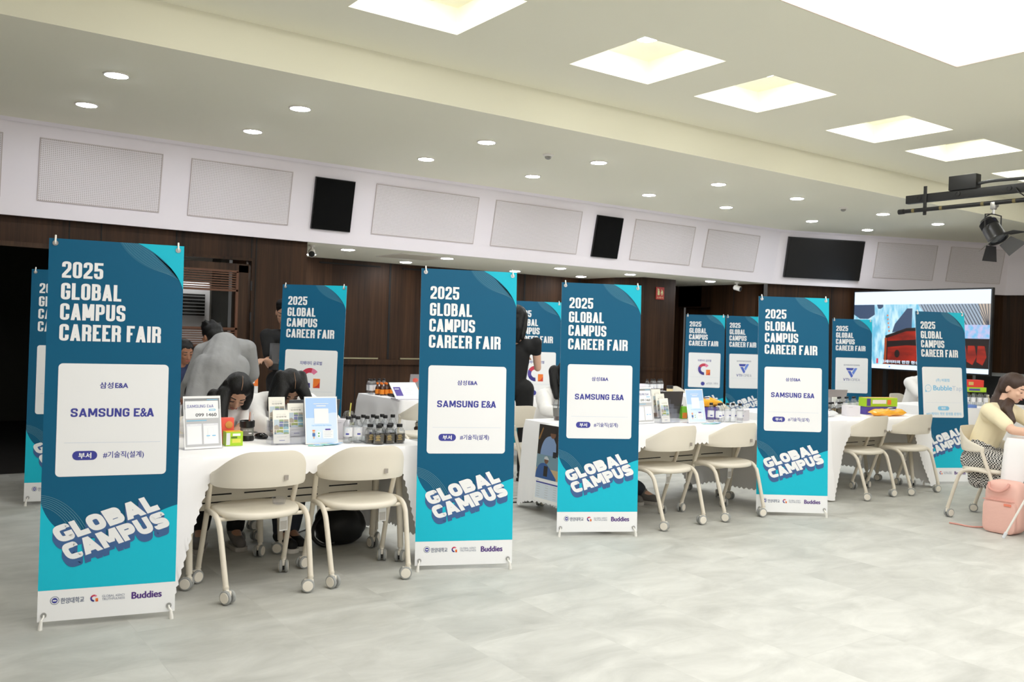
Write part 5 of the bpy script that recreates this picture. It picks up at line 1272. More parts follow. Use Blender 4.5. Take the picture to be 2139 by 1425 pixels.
def person(label, J, skin, shirt, trousers, shoes, hair, sleeve=1.0, loose=.012, voxel=.0085, hairstyle=None, female=False, base=None, wrink=.004, extra_shirt=None, skirt=None, hem=.02, curl=.7):
    """J: world joint positions. sleeve 0..1 upper arm, 1..2 also forearm"""
    base = base or V(J['pelvis']); t = thing('person', label, 'person', (base.x, base.y, 0))
    k = .94 if female else 1.0
    pel, che, nk = V(J['pelvis']), V(J['chest']), V(J['neck'])
    M = headM(J['head'], J['hf'], J['hu']); S3 = M.to_3x3()
    b = MB(); H = lambda p: M @ V(p)
    def E(c, r): b.ell(H(c), r, 0, S3, 22, 14)
    E((0, -.012, .03), (.074, .092, .083)); E((0, .024, -.03), (.060, .066, .082)); E((0, .056, -.086), (.026, .026, .022)); E((0, .02, -.075), (.046, .05, .035))
    b.caps(H((0, .084, .010)), .009, H((0, .102, -.032)), .0125); b.caps(H((-.012, .088, -.036)), .008, H((.012, .088, -.036)), .008)
    for sx in (-1, 1):
        E((sx*.074, -.008, -.012), (.011, .02, .031)); E((sx*.032, .068, -.02), (.024, .02, .02)); b.caps(H((sx*.016, .082, .022)), .008, H((sx*.048, .07, .022)), .008)
        E((sx*.032, .075, .004), (.015, .011, .010))
    b.caps(H((-.016, .085, -.060)), .007, H((.016, .085, -.060)), .007)
    b.caps(H((0, -.022, -.055)), .052*k, nk, .056*k)
    hips = (V(J['hipL'])+V(J['hipR']))/2
    b.caps(V(J['hipL']), .088, V(J['hipR']), .088); b.caps(hips, .10, pel, .105*k); b.caps(pel, .105*k, che, .115*k)
    b.caps(V(J['shL'])*.62+che*.38, .08*k, V(J['shR'])*.62+che*.38, .08*k); b.caps(che, .10*k, nk, .055)
    for sd in 'LR':
        sh, el, wr = V(J['sh'+sd]), V(J['el'+sd]), V(J['wr'+sd])
        b.caps(V(J['shL' if sd == 'L' else 'shR'])*.7+che*.3, .06*k, sh, .054*k); b.caps(sh, .052*k, el, .038*k); b.caps(el, .038*k, (el+wr)/2, .036*k); b.caps((el+wr)/2, .036*k, wr, .026*k)
        hip, kn, an = V(J['hip'+sd]), V(J['kn'+sd]), V(J['an'+sd])
        b.caps(hip, .085, (hip+kn)/2, .072); b.caps((hip+kn)/2, .072, kn, .054); b.caps(kn, .054, (kn*2+an)/3, .053); b.caps((kn*2+an)/3, .053, an, .035)
        toe = V(J['toe'+sd]); b.caps(an, .036, an+(toe-an)*.9, .028)
        d = J.get('hd'+sd) or tuple((wr-el)); hand(b, wr, d, J.get('hn'+sd, (0, 0, -1)), .95*k, curl, sd == 'R')
    finish(remesh(b, voxel*.85, 3), 'body', skin, t)
    # facial details
    f = MB()
    for sx in (-1, 1): f.ell(H((sx*.032, .0845, .001)), (.015, .004, .0032), 0, S3, 12, 8)
    finish(f.mesh('eyelids', MATS['lash_dark'] if 'lash_dark' in MATS else mat('lash_dark', rgb(34, 24, 22), .6)), 'eyelids', MATS['lash_dark'], t)
    f = MB()
    for sx in (-1, 1): f.caps(H((sx*.016, .0875, .030)), .0035, H((sx*.050, .073, .031)), .0025)
    finish(f.mesh('eyebrows', hair), 'eyebrows', hair, t)
    f = MB().caps(H((-.018, .0885, -.060)), .0055, H((.018, .0885, -.060)), .0055); finish(f.mesh('lips', skin), 'lips', mat('lips', rgb(168, 96, 88), .45), t)
    # shirt
    s = MB(); L = loose
    s.caps(hips+(pel-hips)*hem*10, .105+L, pel, .108*k+L); s.caps(pel, .108*k+L, che, .118*k+L); s.caps(che, .10*k+L, che*.45+nk*.55, .065*k+L)
    s.caps(V(J['shL'])*.62+che*.38, .083*k+L, V(J['shR'])*.62+che*.38, .083*k+L)
    if extra_shirt: extra_shirt(s)
    for sd in 'LR':
        sh, el, wr = V(J['sh'+sd]), V(J['el'+sd]), V(J['wr'+sd]); s.caps(sh*.7+che*.3, .063*k+L, sh, .057*k+L)
        e = sh+(el-sh)*min(1, sleeve); s.caps(sh, .056*k+L, e, (.056-.016*min(1, sleeve))*k+L*1.1)
        if sleeve > 1: s.caps(el, .042*k+L, el+(wr-el)*(sleeve-1), .036*k+L*.8)
    me = remesh(s, voxel, 12); wrinkle(me, wrink, 9, (1, 1, .6)); finish(me, 'shirt', shirt, t)
    # trousers or skirt
    s = MB()
    if skirt: skirt(s)
    else:
        s.caps(V(J['hipL']), .098, V(J['hipR']), .098); s.caps(hips, .112, pel+(hips-pel)*.3, .112)
        for sd in 'LR':
            hip, kn, an = V(J['hip'+sd]), V(J['kn'+sd]), V(J['an'+sd]); s.caps(hip, .097, kn, .070); s.caps(kn, .070, an+(kn-an)*.06, .056)
    me = remesh(s, voxel*1.1, 4); wrinkle(me, wrink, 8, (1, 1, .4), 3); finish(me, 'skirt' if skirt else 'trousers', trousers, t)
    for sd in 'LR':
        an, toe = V(J['an'+sd]), V(J['toe'+sd]); dz = V((0, 0, -.02)); s = MB(); fw = (toe-an); fw = V((fw.x, fw.y, fw.z))
        heel = an-fw*.30+V((0, 0, -.03)); s.caps(heel, .040, an+fw*.35+dz, .043); s.caps(an+fw*.35+dz, .042, toe, .036); s.caps(an, .045, heel, .04)
        me = remesh(s, .008, 2)
        for v in me.vertices: v.co.z = max(v.co.z, .012)
        so = finish(me, 'shoe', shoes[0], t)
        s = MB(); n = 20; c0 = V((heel.x, heel.y, 0)); c1 = V((toe.x, toe.y, 0)); ax = (c1-c0).normalized(); sx = V((-ax.y, ax.x, 0)); poly = []
        for q in range(n):
            a = 2*PI*q/n; cc = c1 if math.cos(a) > 0 else c0; p = cc+ax*math.cos(a)*.043+sx*math.sin(a)*.045; poly.append((p.x, p.y))
        zb = max(.001, min(heel.z, toe.z)-.045); s.prism(poly, zb, zb+.026)
        sl = s.mesh('sole', shoes[1]); sl.transform(Matrix.Translation(-t.location)); o = link('sole', sl, so)
    # hair
    h = MB(); h.ell(H((0, -.024, .046)), (.086, .098, .080), 0, S3, 22, 14); h.ell(H((0, -.045, .0)), (.080, .072, .085), 0, S3, 22, 14)
    if hairstyle: hairstyle(h, H)
    me = remesh(h, .008, 3); wrinkle(me, .004, 22, (1, 1, .35), 5); finish(me, 'hair', hair, t)
    return t, M
sk1 = bump(mat('skin_tan', rgb(190, 148, 122), .5), 200, .05, .001); sk2 = mat('skin_fair', rgb(226, 184, 160), .5); sk3 = mat('skin_brown', rgb(160, 112, 84), .5)
T_white = bump(mat('white_cotton', rgb(240, 238, 236), .85), 25, .25, .01); T_grey = bump(mat('grey_cotton', rgb(146, 146, 146), .88), 22, .3, .012); T_black = bump(mat('black_cotton', rgb(20, 20, 21), .85), 25, .2, .01)
T_navy = mat('navy_cotton', rgb(42, 50, 84), .85); T_jean = mat('slate_denim', rgb(62, 68, 80), .85); T_cream = bump(mat('cream_knit', rgb(240, 228, 194), .9), 160, .3, .004)
SH1 = [mat('grey_sneaker', rgb(120, 116, 114), .7), mat('sole_grey', rgb(190, 186, 180), .7)]; SH2 = [mat('black_canvas_shoe', rgb(26, 26, 28), .7), mat('sole_white', rgb(228, 226, 220), .6)]; SH3 = [mat('black_shoe', rgb(24, 22, 22), .4), M_black]
M_brown = bump(mat('dark_brown_hair', rgb(62, 42, 32), .4), 60, .6, .006, (4, 4, .6))
def lock(h, pts, r0, r1):
    for i in range(len(pts)-1):
        n = len(pts)-1; a = r0+(r1-r0)*i/n; c = r0+(r1-r0)*(i+1)/n; h.caps(pts[i], a, pts[i+1], c)

# girl writing at the first table
def hs(h, H):
    for sx, dz in ((-1, 0), (1, 0)):
        lock(h, [H((sx*.07, -.02, .05)), H((sx*.088, .0, -.02)), H((sx*.092, .02, -.10))], .035, .032)
    lock(h, [V((1.86, 5.80, 1.0)), V((1.825, 5.74, .90)), V((1.815, 5.70, .80)), V((1.83, 5.69, .765))], .045, .028)
    lock(h, [V((1.80, 5.84, .98)), V((1.77, 5.80, .88)), V((1.78, 5.74, .78))], .045, .03)
t, M = person('girl with long straight black hair in white, bent over writing at the first table',
  dict(pelvis=(1.94, 6.22, .60), chest=(1.93, 6.02, .84), neck=(1.94, 5.93, .93), head=(1.945, 5.83, 1.0), hf=(-.16, -.60, -.70), hu=(.06, -.72, .62),
       shL=(2.07, 6.0, .88), elL=(2.01, 5.82, .785), wrL=(1.88, 5.64, .765), hdL=(-.8, -.5, 0), shR=(1.77, 6.0, .88), elR=(1.62, 5.80, .79), wrR=(1.655, 5.55, .775), hdR=(.25, -.9, -.1),
       hipL=(2.03, 6.26, .50), knL=(2.02, 5.86, .50), anL=(1.93, 5.74, .11), toeL=(1.93, 5.62, .045), hipR=(1.85, 6.26, .50), knR=(1.80, 5.86, .50), anR=(1.73, 5.80, .12), toeR=(1.68, 5.69, .045)),
  sk1, T_white, T_black, SH1, M_hair, sleeve=1.25, hairstyle=hs, female=True)
MB().tube([M @ V((0, -.04, .129)), M @ V((0, .02, .1255)), M @ V((0, .058, .098))], [.001, .0018, .001], 6).build('hair_parting', mat('scalp', rgb(170, 130, 100), .6), None)
o = bpy.data.objects['hair_parting']; o.parent = t; o.data.transform(Matrix.Translation(-t.location))
o = MB().tube([(1.665, 5.44, .742), (1.68, 5.47, .80), (1.69, 5.49, .86)], [.0015, .0045, .0045], 8).build('pen', M_dgrey, None); tag(o, 'dark pen held by the girl writing at the first table', 'pen')
# curly-haired writer
def hs(h, H):
    rn = random.Random(4)
    for sx in (-1, 1):
        for k in range(6):
            a = H((sx*.07, -.06+.022*k, .06)); b_ = a+V((sx*-.035-.02+.02*rn.random(), .02-.012*k, -.09)); c_ = b_+V((sx*-.03, -.03+.03*rn.random(), -.08-.04*rn.random())); lock(h, [a, b_, c_], .042, .026)
t, M = person('person with wavy black hair in white, bowed face down over the first table',
  dict(pelvis=(2.36, 6.24, .60), chest=(2.33, 6.05, .86), neck=(2.33, 5.98, .95), head=(2.33, 5.89, 1.02), hf=(-.03, -.52, -.80), hu=(0, -.82, .52),
       shL=(2.53, 6.04, .90), elL=(2.63, 5.84, .79), wrL=(2.46, 5.72, .765), hdL=(-.9, -.2, 0), shR=(2.13, 6.02, .90), elR=(2.08, 5.80, .80), wrR=(2.12, 5.64, .765), hdR=(.5, -.8, 0),
       hipL=(2.46, 6.26, .50), knL=(2.43, 5.85, .50), anL=(2.26, 5.60, .09), toeL=(2.27, 5.47, .045), hipR=(2.27, 6.26, .50), knR=(2.26, 5.85, .50), anR=(2.18, 5.56, .09), toeR=(2.20, 5.43, .045)),
  sk1, T_white, T_jean, SH2, M_hair, sleeve=1.85, loose=.022, hairstyle=hs, wrink=.008)
MB().tube([M @ V((0, -.05, .128)), M @ V((0, .02, .1255)), M @ V((0, .06, .096))], [.001, .0018, .001], 6).build('hair_parting', MATS['scalp'], None)
o = [x for x in bpy.data.objects if x.name.startswith('hair_parting') and x.parent is None][0]; o.parent = t; o.data.transform(Matrix.Translation(-t.location))
# bending man in grey
def es(s):
    s.caps((2.20, 7.26, .74), .15, (2.30, 7.36, 1.06), .165); s.caps((2.30, 7.36, 1.06), .165, (2.40, 7.55, 1.24), .14); s.caps((2.10, 7.24, .74), .12, (2.22, 7.40, 1.08), .12); s.caps((2.32, 7.26, .74), .12, (2.46, 7.42, 1.08), .12)
def hs(h, H):
    rn = random.Random(9)
    for k in range(26):
        a = rn.random()*6.28; e = rn.random(); p = H((.06*math.cos(a), -.02+.07*math.sin(a), .085+.03*e)); h.caps(p, .02, p+V((.02*math.cos(a), .0, .022)), .008)
person('man in a loose grey shirt seen from behind, bending over the far left table',
  dict(pelvis=(2.23, 7.38, .92), chest=(2.40, 7.58, 1.20), neck=(2.40, 7.70, 1.28), head=(2.385, 7.82, 1.325), hf=(-.25, .75, -.5), hu=(-.1, .5, .85),
       shL=(2.255, 7.62, 1.20), elL=(2.155, 7.62, .95), wrL=(2.18, 7.92, .80), hdL=(.2, .9, -.1), shR=(2.595, 7.56, 1.24), elR=(2.665, 7.60, 1.02), wrR=(2.56, 7.90, .80), hdR=(-.3, .9, -.1),
       hipL=(2.14, 7.38, .88), knL=(2.14, 7.36, .48), anL=(2.14, 7.30, .09), toeL=(2.12, 7.43, .045), hipR=(2.30, 7.39, .88), knR=(2.32, 7.36, .48), anR=(2.34, 7.31, .09), toeR=(2.36, 7.44, .045)),
  sk3, T_grey, T_black, SH3, M_hair, sleeve=1.7, loose=.026, hairstyle=hs, extra_shirt=es, wrink=.008, hem=.06)
# standing man in black polo
def hs(h, H):
    lock(h, [H((-.03, .03, .11)), H((-.06, .07, .115)), H((-.085, .085, .10))], .035, .012); h.ell(H((0, -.01, .085)), (.085, .095, .055), 0)
person('man in a black polo shirt standing half hidden behind a ring-logo banner, holding a folder',
  dict(pelvis=(3.22, 8.25, 1.0), chest=(3.19, 8.2, 1.27), neck=(3.18, 8.16, 1.43), head=(3.13, 8.08, 1.57), hf=(-.45, -.75, -.42), hu=(-.1, -.4, .9),
       shL=(3.37, 8.22, 1.36), elL=(3.38, 8.08, 1.10), wrL=(3.16, 7.93, 1.08), hdL=(-1, -.1, 0), hnL=(0, -.3, 1), shR=(2.99, 8.14, 1.35), elR=(3.0, 8.06, 1.08), wrR=(2.89, 7.86, 1.13), hdR=(-.7, -.5, .1),
       hipL=(3.32, 8.26, .92), knL=(3.34, 8.24, .50), anL=(3.36, 8.28, .09), toeL=(3.34, 8.15, .045), hipR=(3.13, 8.24, .92), knR=(3.12, 8.22, .50), anR=(3.12, 8.26, .09), toeR=(3.08, 8.13, .045)),
  sk1, T_black, T_black, SH3, M_hair, sleeve=.62, hairstyle=hs)
t = thing('folder', 'dark folder held against the chest of the man in the black polo', 'folder', (3.06, 7.97, 1.16), R(-25)); M = Matrix.Rotation(R(-20), 4, 'X')
MB().box((0, 0, 0), (.20, .012, .26), 0, M=M, bev=.003).build('cover', mat('folder_black', rgb(34, 34, 36), .35), t); MB().box((0, -.0066, .02), (.15, .001, .18), 0, M=M).build('sleeve_panel', mat('folder_grey', rgb(74, 74, 78), .25), t)
# navy shirt sliver at far left
person('person in a navy shirt, mostly hidden between the nearest banner and the bending man',
  dict(pelvis=(2.40, 9.12, .62), chest=(2.42, 9.02, .92), neck=(2.43, 8.98, 1.04), head=(2.46, 8.93, 1.16), hf=(.15, -.9, -.3), hu=(0, -.3, .95),
       shL=(2.62, 9.0, .96), elL=(2.66, 8.86, .80), wrL=(2.55, 8.66, .77), shR=(2.22, 9.0, .96), elR=(2.18, 8.86, .80), wrR=(2.3, 8.66, .77),
       hipL=(2.50, 9.10, .50), knL=(2.50, 8.72, .50), anL=(2.50, 8.70, .09), toeL=(2.50, 8.58, .045), hipR=(2.32, 9.10, .50), knR=(2.32, 8.72, .50), anR=(2.32, 8.70, .09), toeR=(2.32, 8.58, .045)),
  sk3, T_navy, T_black, SH3, M_hair, sleeve=.7)
# standing woman in black
def hs(h, H):
    for k in range(5): lock(h, [H((-.06+.03*k, -.06, .04)), H((-.06+.03*k, -.085, -.12)), H((-.05+.026*k, -.075, -.24))], .034, .024)
    lock(h, [H((.07, .0, .03)), H((.085, -.02, -.10)), H((.08, -.04, -.2))], .032, .026)
person('standing woman all in black with long dark hair, half hidden by a banner',
  dict(pelvis=(5.155, 7.14, 1.0), chest=(5.185, 7.14, 1.25), neck=(5.185, 7.15, 1.43), head=(5.185, 7.17, 1.60), hf=(.85, .5, -.15), hu=(.1, .05, 1),
       shL=(5.095, 7.30, 1.36), elL=(5.175, 7.34, 1.10), wrL=(5.375, 7.36, 1.18), shR=(5.285, 7.00, 1.36), elR=(5.355, 7.05, 1.11), wrR=(5.415, 7.16, 1.30), hdR=(.1, .3, 1), hnR=(.5, .5, 0),
       hipL=(5.095, 7.22, .90), knL=(5.115, 7.22, .48), anL=(5.115, 7.22, .08), toeL=(5.215, 7.28, .045), hipR=(5.205, 7.06, .90), knR=(5.225, 7.06, .48), anR=(5.215, 7.06, .08), toeR=(5.325, 7.12, .045)),
  sk2, T_black, T_black, SH3, M_hair, loose=.004, sleeve=.38, hairstyle=hs, female=True)
# long-haired person in white behind the middle table
def hs(h, H):
    for pts in ([V((5.0, 6.19, 1.14)), V((4.97, 6.13, 1.0)), V((4.95, 6.08, .86))], [V((5.06, 6.17, 1.14)), V((5.06, 6.08, 1.0)), V((5.05, 6.03, .84))], [V((4.96, 6.28, 1.12)), V((4.92, 6.22, 1.0)), V((4.90, 6.16, .9))]): lock(h, pts, .055, .03)
person('long-haired person in a white shirt seated behind the left end of the middle table',
  dict(pelvis=(4.93, 6.38, .60), chest=(4.98, 6.30, .84), neck=(5.02, 6.24, .98), head=(5.06, 6.19, 1.10), hf=(.45, -.75, -.4), hu=(.1, -.4, .9),
       shL=(5.18, 6.28, .92), elL=(5.28, 6.08, .79), wrL=(5.2, 5.88, .765), shR=(4.83, 6.26, .90), elR=(4.74, 6.10, .79), wrR=(4.86, 5.90, .765),
       hipL=(5.03, 6.38, .50), knL=(5.12, 6.0, .50), anL=(5.50, 5.66, .09), toeL=(5.54, 5.54, .045), hipR=(4.85, 6.38, .50), knR=(4.92, 6.0, .50), anR=(5.36, 5.72, .09), toeR=(5.40, 5.60, .045)),
  sk2, T_white, T_jean, SH1, M_hair, sleeve=1.8, loose=.018, hairstyle=hs, female=True, wrink=.014)
# white shirt behind the speech-bubble banner
person('person in a white short-sleeved shirt sitting mostly hidden behind the speech-bubble banner',
  dict(pelvis=(11.62, 6.78, .62), chest=(11.62, 6.70, .90), neck=(11.64, 6.66, 1.03), head=(11.68, 6.60, 1.14), hf=(.2, -.8, -.4), hu=(0, -.4, .9),
       shL=(11.82, 6.70, .95), elL=(11.88, 6.52, .80), wrL=(11.76, 6.30, .78), shR=(11.42, 6.70, .95), elR=(11.38, 6.52, .78), wrR=(11.5, 6.30, .78),
       hipL=(11.72, 6.78, .50), knL=(11.72, 6.40, .50), anL=(11.72, 6.40, .09), toeL=(11.72, 6.28, .045), hipR=(11.52, 6.78, .50), knR=(11.52, 6.40, .50), anR=(11.52, 6.40, .09), toeR=(11.52, 6.28, .045)),
  sk1, T_white, T_black, SH3, M_hair, sleeve=.8, loose=.02)
chair(11.62, 6.82, 180, 'off-white chair under the person hidden behind the speech-bubble banner')
chair(2.42, 9.08-.02, 180, 'off-white chair under the person in navy at the far left table')
# woman in cream at the right edge
M_check = mat('houndstooth_skirt', rgb(60, 60, 62), .9); nt = M_check.node_tree; ck = nt.nodes.new('ShaderNodeTexChecker'); ck.inputs['Scale'].default_value = 84; ck.inputs['Color1'].default_value = rgb(30, 30, 32); ck.inputs['Color2'].default_value = rgb(214, 212, 208)
tc = nt.nodes.new('ShaderNodeTexCoord'); nt.links.new(tc.outputs['Object'], ck.inputs['Vector']); nt.links.new(ck.outputs['Color'], nt.nodes['Principled BSDF'].inputs['Base Color'])
def skirt(s):
    s.caps((7.62, 3.86, .50), .115, (7.80, 3.86, .50), .115); s.caps((7.71, 3.84, .62), .115, (7.71, 3.85, .50), .125)
    for x in (7.61, 7.81): s.caps((x, 3.84, .50), .11, (x, 3.45, .50), .085); s.caps((x, 3.45, .49), .085, (x, 3.40, .30), .09)
    for y in (3.84, 3.74, 3.64, 3.54, 3.44): s.caps((7.61, y, .46), .075, (7.60, y-.02, .34), .075); s.caps((7.60, y-.02, .34), .072, (7.82, y-.02, .34), .072); s.caps((7.82, y, .46), .075, (7.83, y-.02, .34), .075)
def hs(h, H):
    for pts in ([H((-.05, -.06, .05)), H((-.075, -.075, -.08)), V((7.66, 3.68, .93)), V((7.62, 3.60, .84)), V((7.61, 3.57, .78))], [H((-.075, -.03, .04)), H((-.085, -.04, -.06)), V((7.64, 3.62, .95)), V((7.61, 3.56, .86))], [H((0, -.09, .02)), H((-.02, -.10, -.10)), V((7.72, 3.76, 1.0)), V((7.66, 3.73, .93))]): lock(h, pts, .055, .03)
person('seated woman with long brown hair, cream knit top and checked skirt at the right edge',
  dict(pelvis=(7.72, 3.84, .64), chest=(7.735, 3.76, .86), neck=(7.75, 3.69, 1.0), head=(7.755, 3.62, 1.12), hf=(-.08, -.88, -.40), hu=(0, -.4, .9),
       shL=(7.92, 3.74, .93), elL=(8.0, 3.52, .80), wrL=(7.85, 3.30, .775), shR=(7.57, 3.73, .93), elR=(7.50, 3.50, .79), wrR=(7.60, 3.27, .775), hdR=(.2, -.9, 0),
       hipL=(7.81, 3.86, .50), knL=(7.81, 3.44, .50), anL=(7.80, 3.46, .09), toeL=(7.80, 3.33, .045), hipR=(7.63, 3.86, .50), knR=(7.63, 3.44, .50), anR=(7.66, 3.46, .09), toeR=(7.66, 3.33, .045)),
  sk2, T_cream, M_check, SH3, M_brown, sleeve=.72, loose=.014, hairstyle=hs, female=True, skirt=skirt, wrink=.005, voxel=.008)

# ------------------------------------------------------------------ lit screen, board, spotlight rig, bag, sign
def em(name, c, s=.6):
    m = bpy.data.materials.new('screen_'+name); m.use_nodes = True; b = m.node_tree.nodes['Principled BSDF']; b.inputs['Base Color'].default_value = (.01, .01, .01, 1); b.inputs['Roughness'].default_value = .4
    b.inputs['Emission Color'].default_value = c; b.inputs['Emission Strength'].default_value = s; return m
def texem(name, c1, c2, scale, stretch, s=.6):
    m = em(name, c1, s); nt = m.node_tree; b = nt.nodes['Principled BSDF']; tc = nt.nodes.new('ShaderNodeTexCoord'); mp = nt.nodes.new('ShaderNodeMapping'); mp.inputs['Scale'].default_value = stretch
    n = nt.nodes.new('ShaderNodeTexNoise'); n.inputs['Scale'].default_value = scale; n.inputs['Detail'].default_value = 5; rp = nt.nodes.new('ShaderNodeValToRGB')
    rp.color_ramp.elements[0].position = .38; rp.color_ramp.elements[0].color = c1; rp.color_ramp.elements[1].position = .62; rp.color_ramp.elements[1].color = c2
    nt.links.new(tc.outputs['Object'], mp.inputs[0]); nt.links.new(mp.outputs[0], n.inputs['Vector']); nt.links.new(n.outputs['Fac'], rp.inputs[0]); nt.links.new(rp.outputs[0], b.inputs['Emission Color']); return m
SW, SHh = 2.242, 1.220
t = thing('led_screen', 'big lit video screen on a stand at back right with a red and blue picture', 'screen', (13.0, 7.536, 0), R(-92.3))
MB().box((0, .03, 1.075+SHh/2), (SW+.05, .05, SHh+.05), 0, bev=.005).build('housing', M_black, t)
P = Print(); X = lambda u: u*SW; Y = lambda v: v*SHh
e_w = em('white', rgb(222, 236, 255), .68); e_c = texem('pale_cyan', rgb(110, 190, 222), rgb(206, 238, 250), 4, (3, 1, 1)); e_sl = em('slate', rgb(62, 80, 108)); e_st1 = em('stripe_grey', rgb(158, 174, 190)); e_st2 = em('stripe_dark', rgb(70, 74, 84)); e_bg = em('beige', rgb(190, 176, 162)); e_bl = texem('lilac_blue', rgb(120, 190, 232), rgb(200, 190, 226), 14, (1, 1, 1)); e_rd = texem('red', rgb(116, 22, 10), rgb(166, 36, 16), 3, (1, 1, 3)); e_bk = em('near_black', rgb(28, 16, 14)); e_or = em('brown_orange', rgb(160, 70, 34)); e_dot = em('orange', rgb(226, 120, 60)); e_pk = em('pink_red', rgb(214, 60, 80))
P.rect(0, 0, SW, SHh, e_w, 0); P.rect(0, Y(.168), SW, Y(.945), e_c, 1)
P.poly([(0, Y(.17)), (X(.165), Y(.17)), (X(.17), Y(.30)), (X(.12), Y(.355)), (X(.05), Y(.355)), (0, Y(.30))], e_sl, 2); P.poly([(X(.185), Y(.168)), (X(.235), Y(.168)), (X(.235), Y(.20)), (X(.215), Y(.225)), (X(.195), Y(.22))], e_sl, 2)
P.poly([(X(.31), Y(.53)), (X(.33), Y(.42)), (X(.42), Y(.22)), (X(.46), Y(.22)), (X(.46), Y(.48))], e_sl, 2)
for k in range(5): P.disc(X(.272+.004*k), Y(.31+.05*k), .014, e_dot, 3, 10)
P.poly([(X(.25), Y(.93)), (X(.26), Y(.57)), (X(.42), Y(.47)), (X(.60), Y(.45)), (X(.80), Y(.57)), (SW, Y(.58)), (SW, Y(.94)), (X(.25), Y(.94))], e_bk, 3)
P.poly([(X(.275), Y(.60)), (X(.42), Y(.51)), (X(.60), Y(.50)), (X(.60), Y(.60)), (X(.28), Y(.64))], e_rd, 4); P.poly([(X(.28), Y(.72)), (X(.42), Y(.69)), (X(.6), Y(.69)), (X(.6), Y(.88)), (X(.28), Y(.90))], e_rd, 4); P.rect(X(.255), Y(.60), X(.272), Y(.93), e_or, 4); P.disc(X(.355), Y(.80), .045, e_bk, 5, 18, .06)
P.poly([(X(.50), Y(.168)), (SW, Y(.168)), (SW, Y(.47)), (X(.80), Y(.42)), (X(.60), Y(.40))], e_st1, 2); P.poly([(X(.92), Y(.168)), (SW, Y(.168)), (SW, Y(.46)), (X(.96), Y(.43))], e_bg, 3)
for k in range(22): a = .52+.022*k; P.poly([(X(a), Y(.17)), (X(a+.006), Y(.17)), (X(min(a+.10, .998)), Y(.46)), (X(min(a+.092, .992)), Y(.46))], e_st2, 4)
P.rect(X(.74), Y(.42), SW, Y(.585), e_bl, 5)
for u in (.80, .86, .925): P.poly([(X(u), Y(.67)), (X(u+.045), Y(.67)), (X(u+.06), Y(.80)), (X(u+.035), Y(.90)), (X(u-.005), Y(.86))], e_rd, 5)
P.rect(X(.195), Y(.87), X(.21), Y(.935), e_pk, 4); P.text('그레이터의 만찬 현생을 표현', X(.235), Y(.885), X(.62), Y(.925), e_w, 7, .002); P.rect(X(.245), Y(.932), X(.45), Y(.94), e_or, 5)
P.disc(X(.30), Y(.97), .012, em('blue_dot', rgb(60, 130, 230)), 2, 12)
M = Matrix.Translation((-SW/2, .003, 1.075+SHh)); o = P.build('display_picture', t, M)
for sx in (-.55, .55): MB().box((sx, .06, .55), (.06, .05, 1.08), 0).box((sx, .06, .02), (.07, .45, .04), 0, bev=.004).build('stand_leg', M_black, t)
t = thing('rolling_board', 'black board in a silver frame on legs, right of the lit screen', 'board', (13.7, 6.22, 0), R(-90))
MB().box((0, 0, .73), (1.5, .03, .62), 0).build('black_panel', M_black, t); f = MB().box((0, -.005, 1.06), (1.56, .045, .05), 0, bev=.004)
for sx in (-.765, .765): f.box((sx, -.005, .55), (.04, .045, 1.06), 0, bev=.004).box((sx, 0, .02), (.05, .5, .035), 0)
f.build('silver_frame', mat('satin_aluminium', rgb(186, 188, 190), .4, .6), t)
# spotlight rig
t = thing('lighting_beam', 'black steel lighting beam with a junction box hanging under the ceiling at right', 'lighting beam', (8.88, 4.2, 2.99)); Mr = mat('satin_black_steel', rgb(26, 26, 27), .5)
MB().box((0, -.14, 0), (.06, 2.5, .085), 0, bev=.004).build('beam', Mr, t)
for y in (.96, .55, .05):
    MB().lathe([(.026, 0), (.026, .006), (.016, .007), (.016, .003), (.001, .003)], 18, 0, Matrix.Translation((-.031, y, .005)) @ Matrix.Rotation(-PI/2, 4, 'Y')).build('outlet', M_black, t)
MB().box((0, .50, .115), (.10, .28, .145), 0, bev=.006).build('junction_box', Mr, t)
MB().tube(curve3([(0, .36, .09), (0, .2, .10), (0, -.3, .085), (0, -1.2, .09)], 8), .016, 12).build('conduit', M_dgrey, t)
for y in (.89, -1.1): MB().box((-.036, y, -.03), (.012, .035, .30), 0, bev=.003).build('clamp_bar', Mr, t)
for y in (-.25, -1.2): MB().tube([(0, y, .04), (0, y, .51)], .012, 10).build('drop_rod', Mr, t)
mb = MB().tube([(-.05, 1.14, -.125), (-.05, -1.35, -.125)], .0215, 14).tube([(-.05, 1.17, -.125), (-.05, 1.11, -.125)], .027, 14); mb.build('lamp_pipe', Mr, t)
mb = MB()
for y in (1.02, .72, .30, .0): mb.tube([(-.05, y, -.125), (-.05, y-.03, -.125)], .0222, 14)
mb.build('tape_band', mat('tape_khaki', rgb(120, 108, 70), .7), t)
MB().tube(curve3([(-.04, -.02, .0), (-.06, -.06, -.05), (-.05, -.12, -.10)], 8), .006, 8).build('cable', M_black, t)
t = thing('stage_spotlight', 'black stage spotlight with barn doors clamped under the lighting beam', 'spotlight', (8.83, 4.38, 2.865))
Ms = mat('spot_black_paint', rgb(34, 34, 36), .35)
MB().box((0, 0, -.03), (.05, .045, .07), 0, bev=.006).tube([(0, 0, -.05), (0, 0, -.11)], .012, 10).lathe([(.022, -.03), (.022, .03)], 14, 0, Matrix.Translation((.03, 0, -.02)) @ Matrix.Rotation(PI/2, 4, 'Y')).build('hook_clamp', M_steel, t)
ax = V((-.10, -.55, -.82)).normalized(); c0 = V((0, .0, -.27)); Rm = ax.to_track_quat('Z', 'Y').to_matrix().to_4x4(); Mb = Matrix.Translation(c0-ax*.10) @ Rm; sxv = V((0, 0, 1)).cross(ax).normalized()
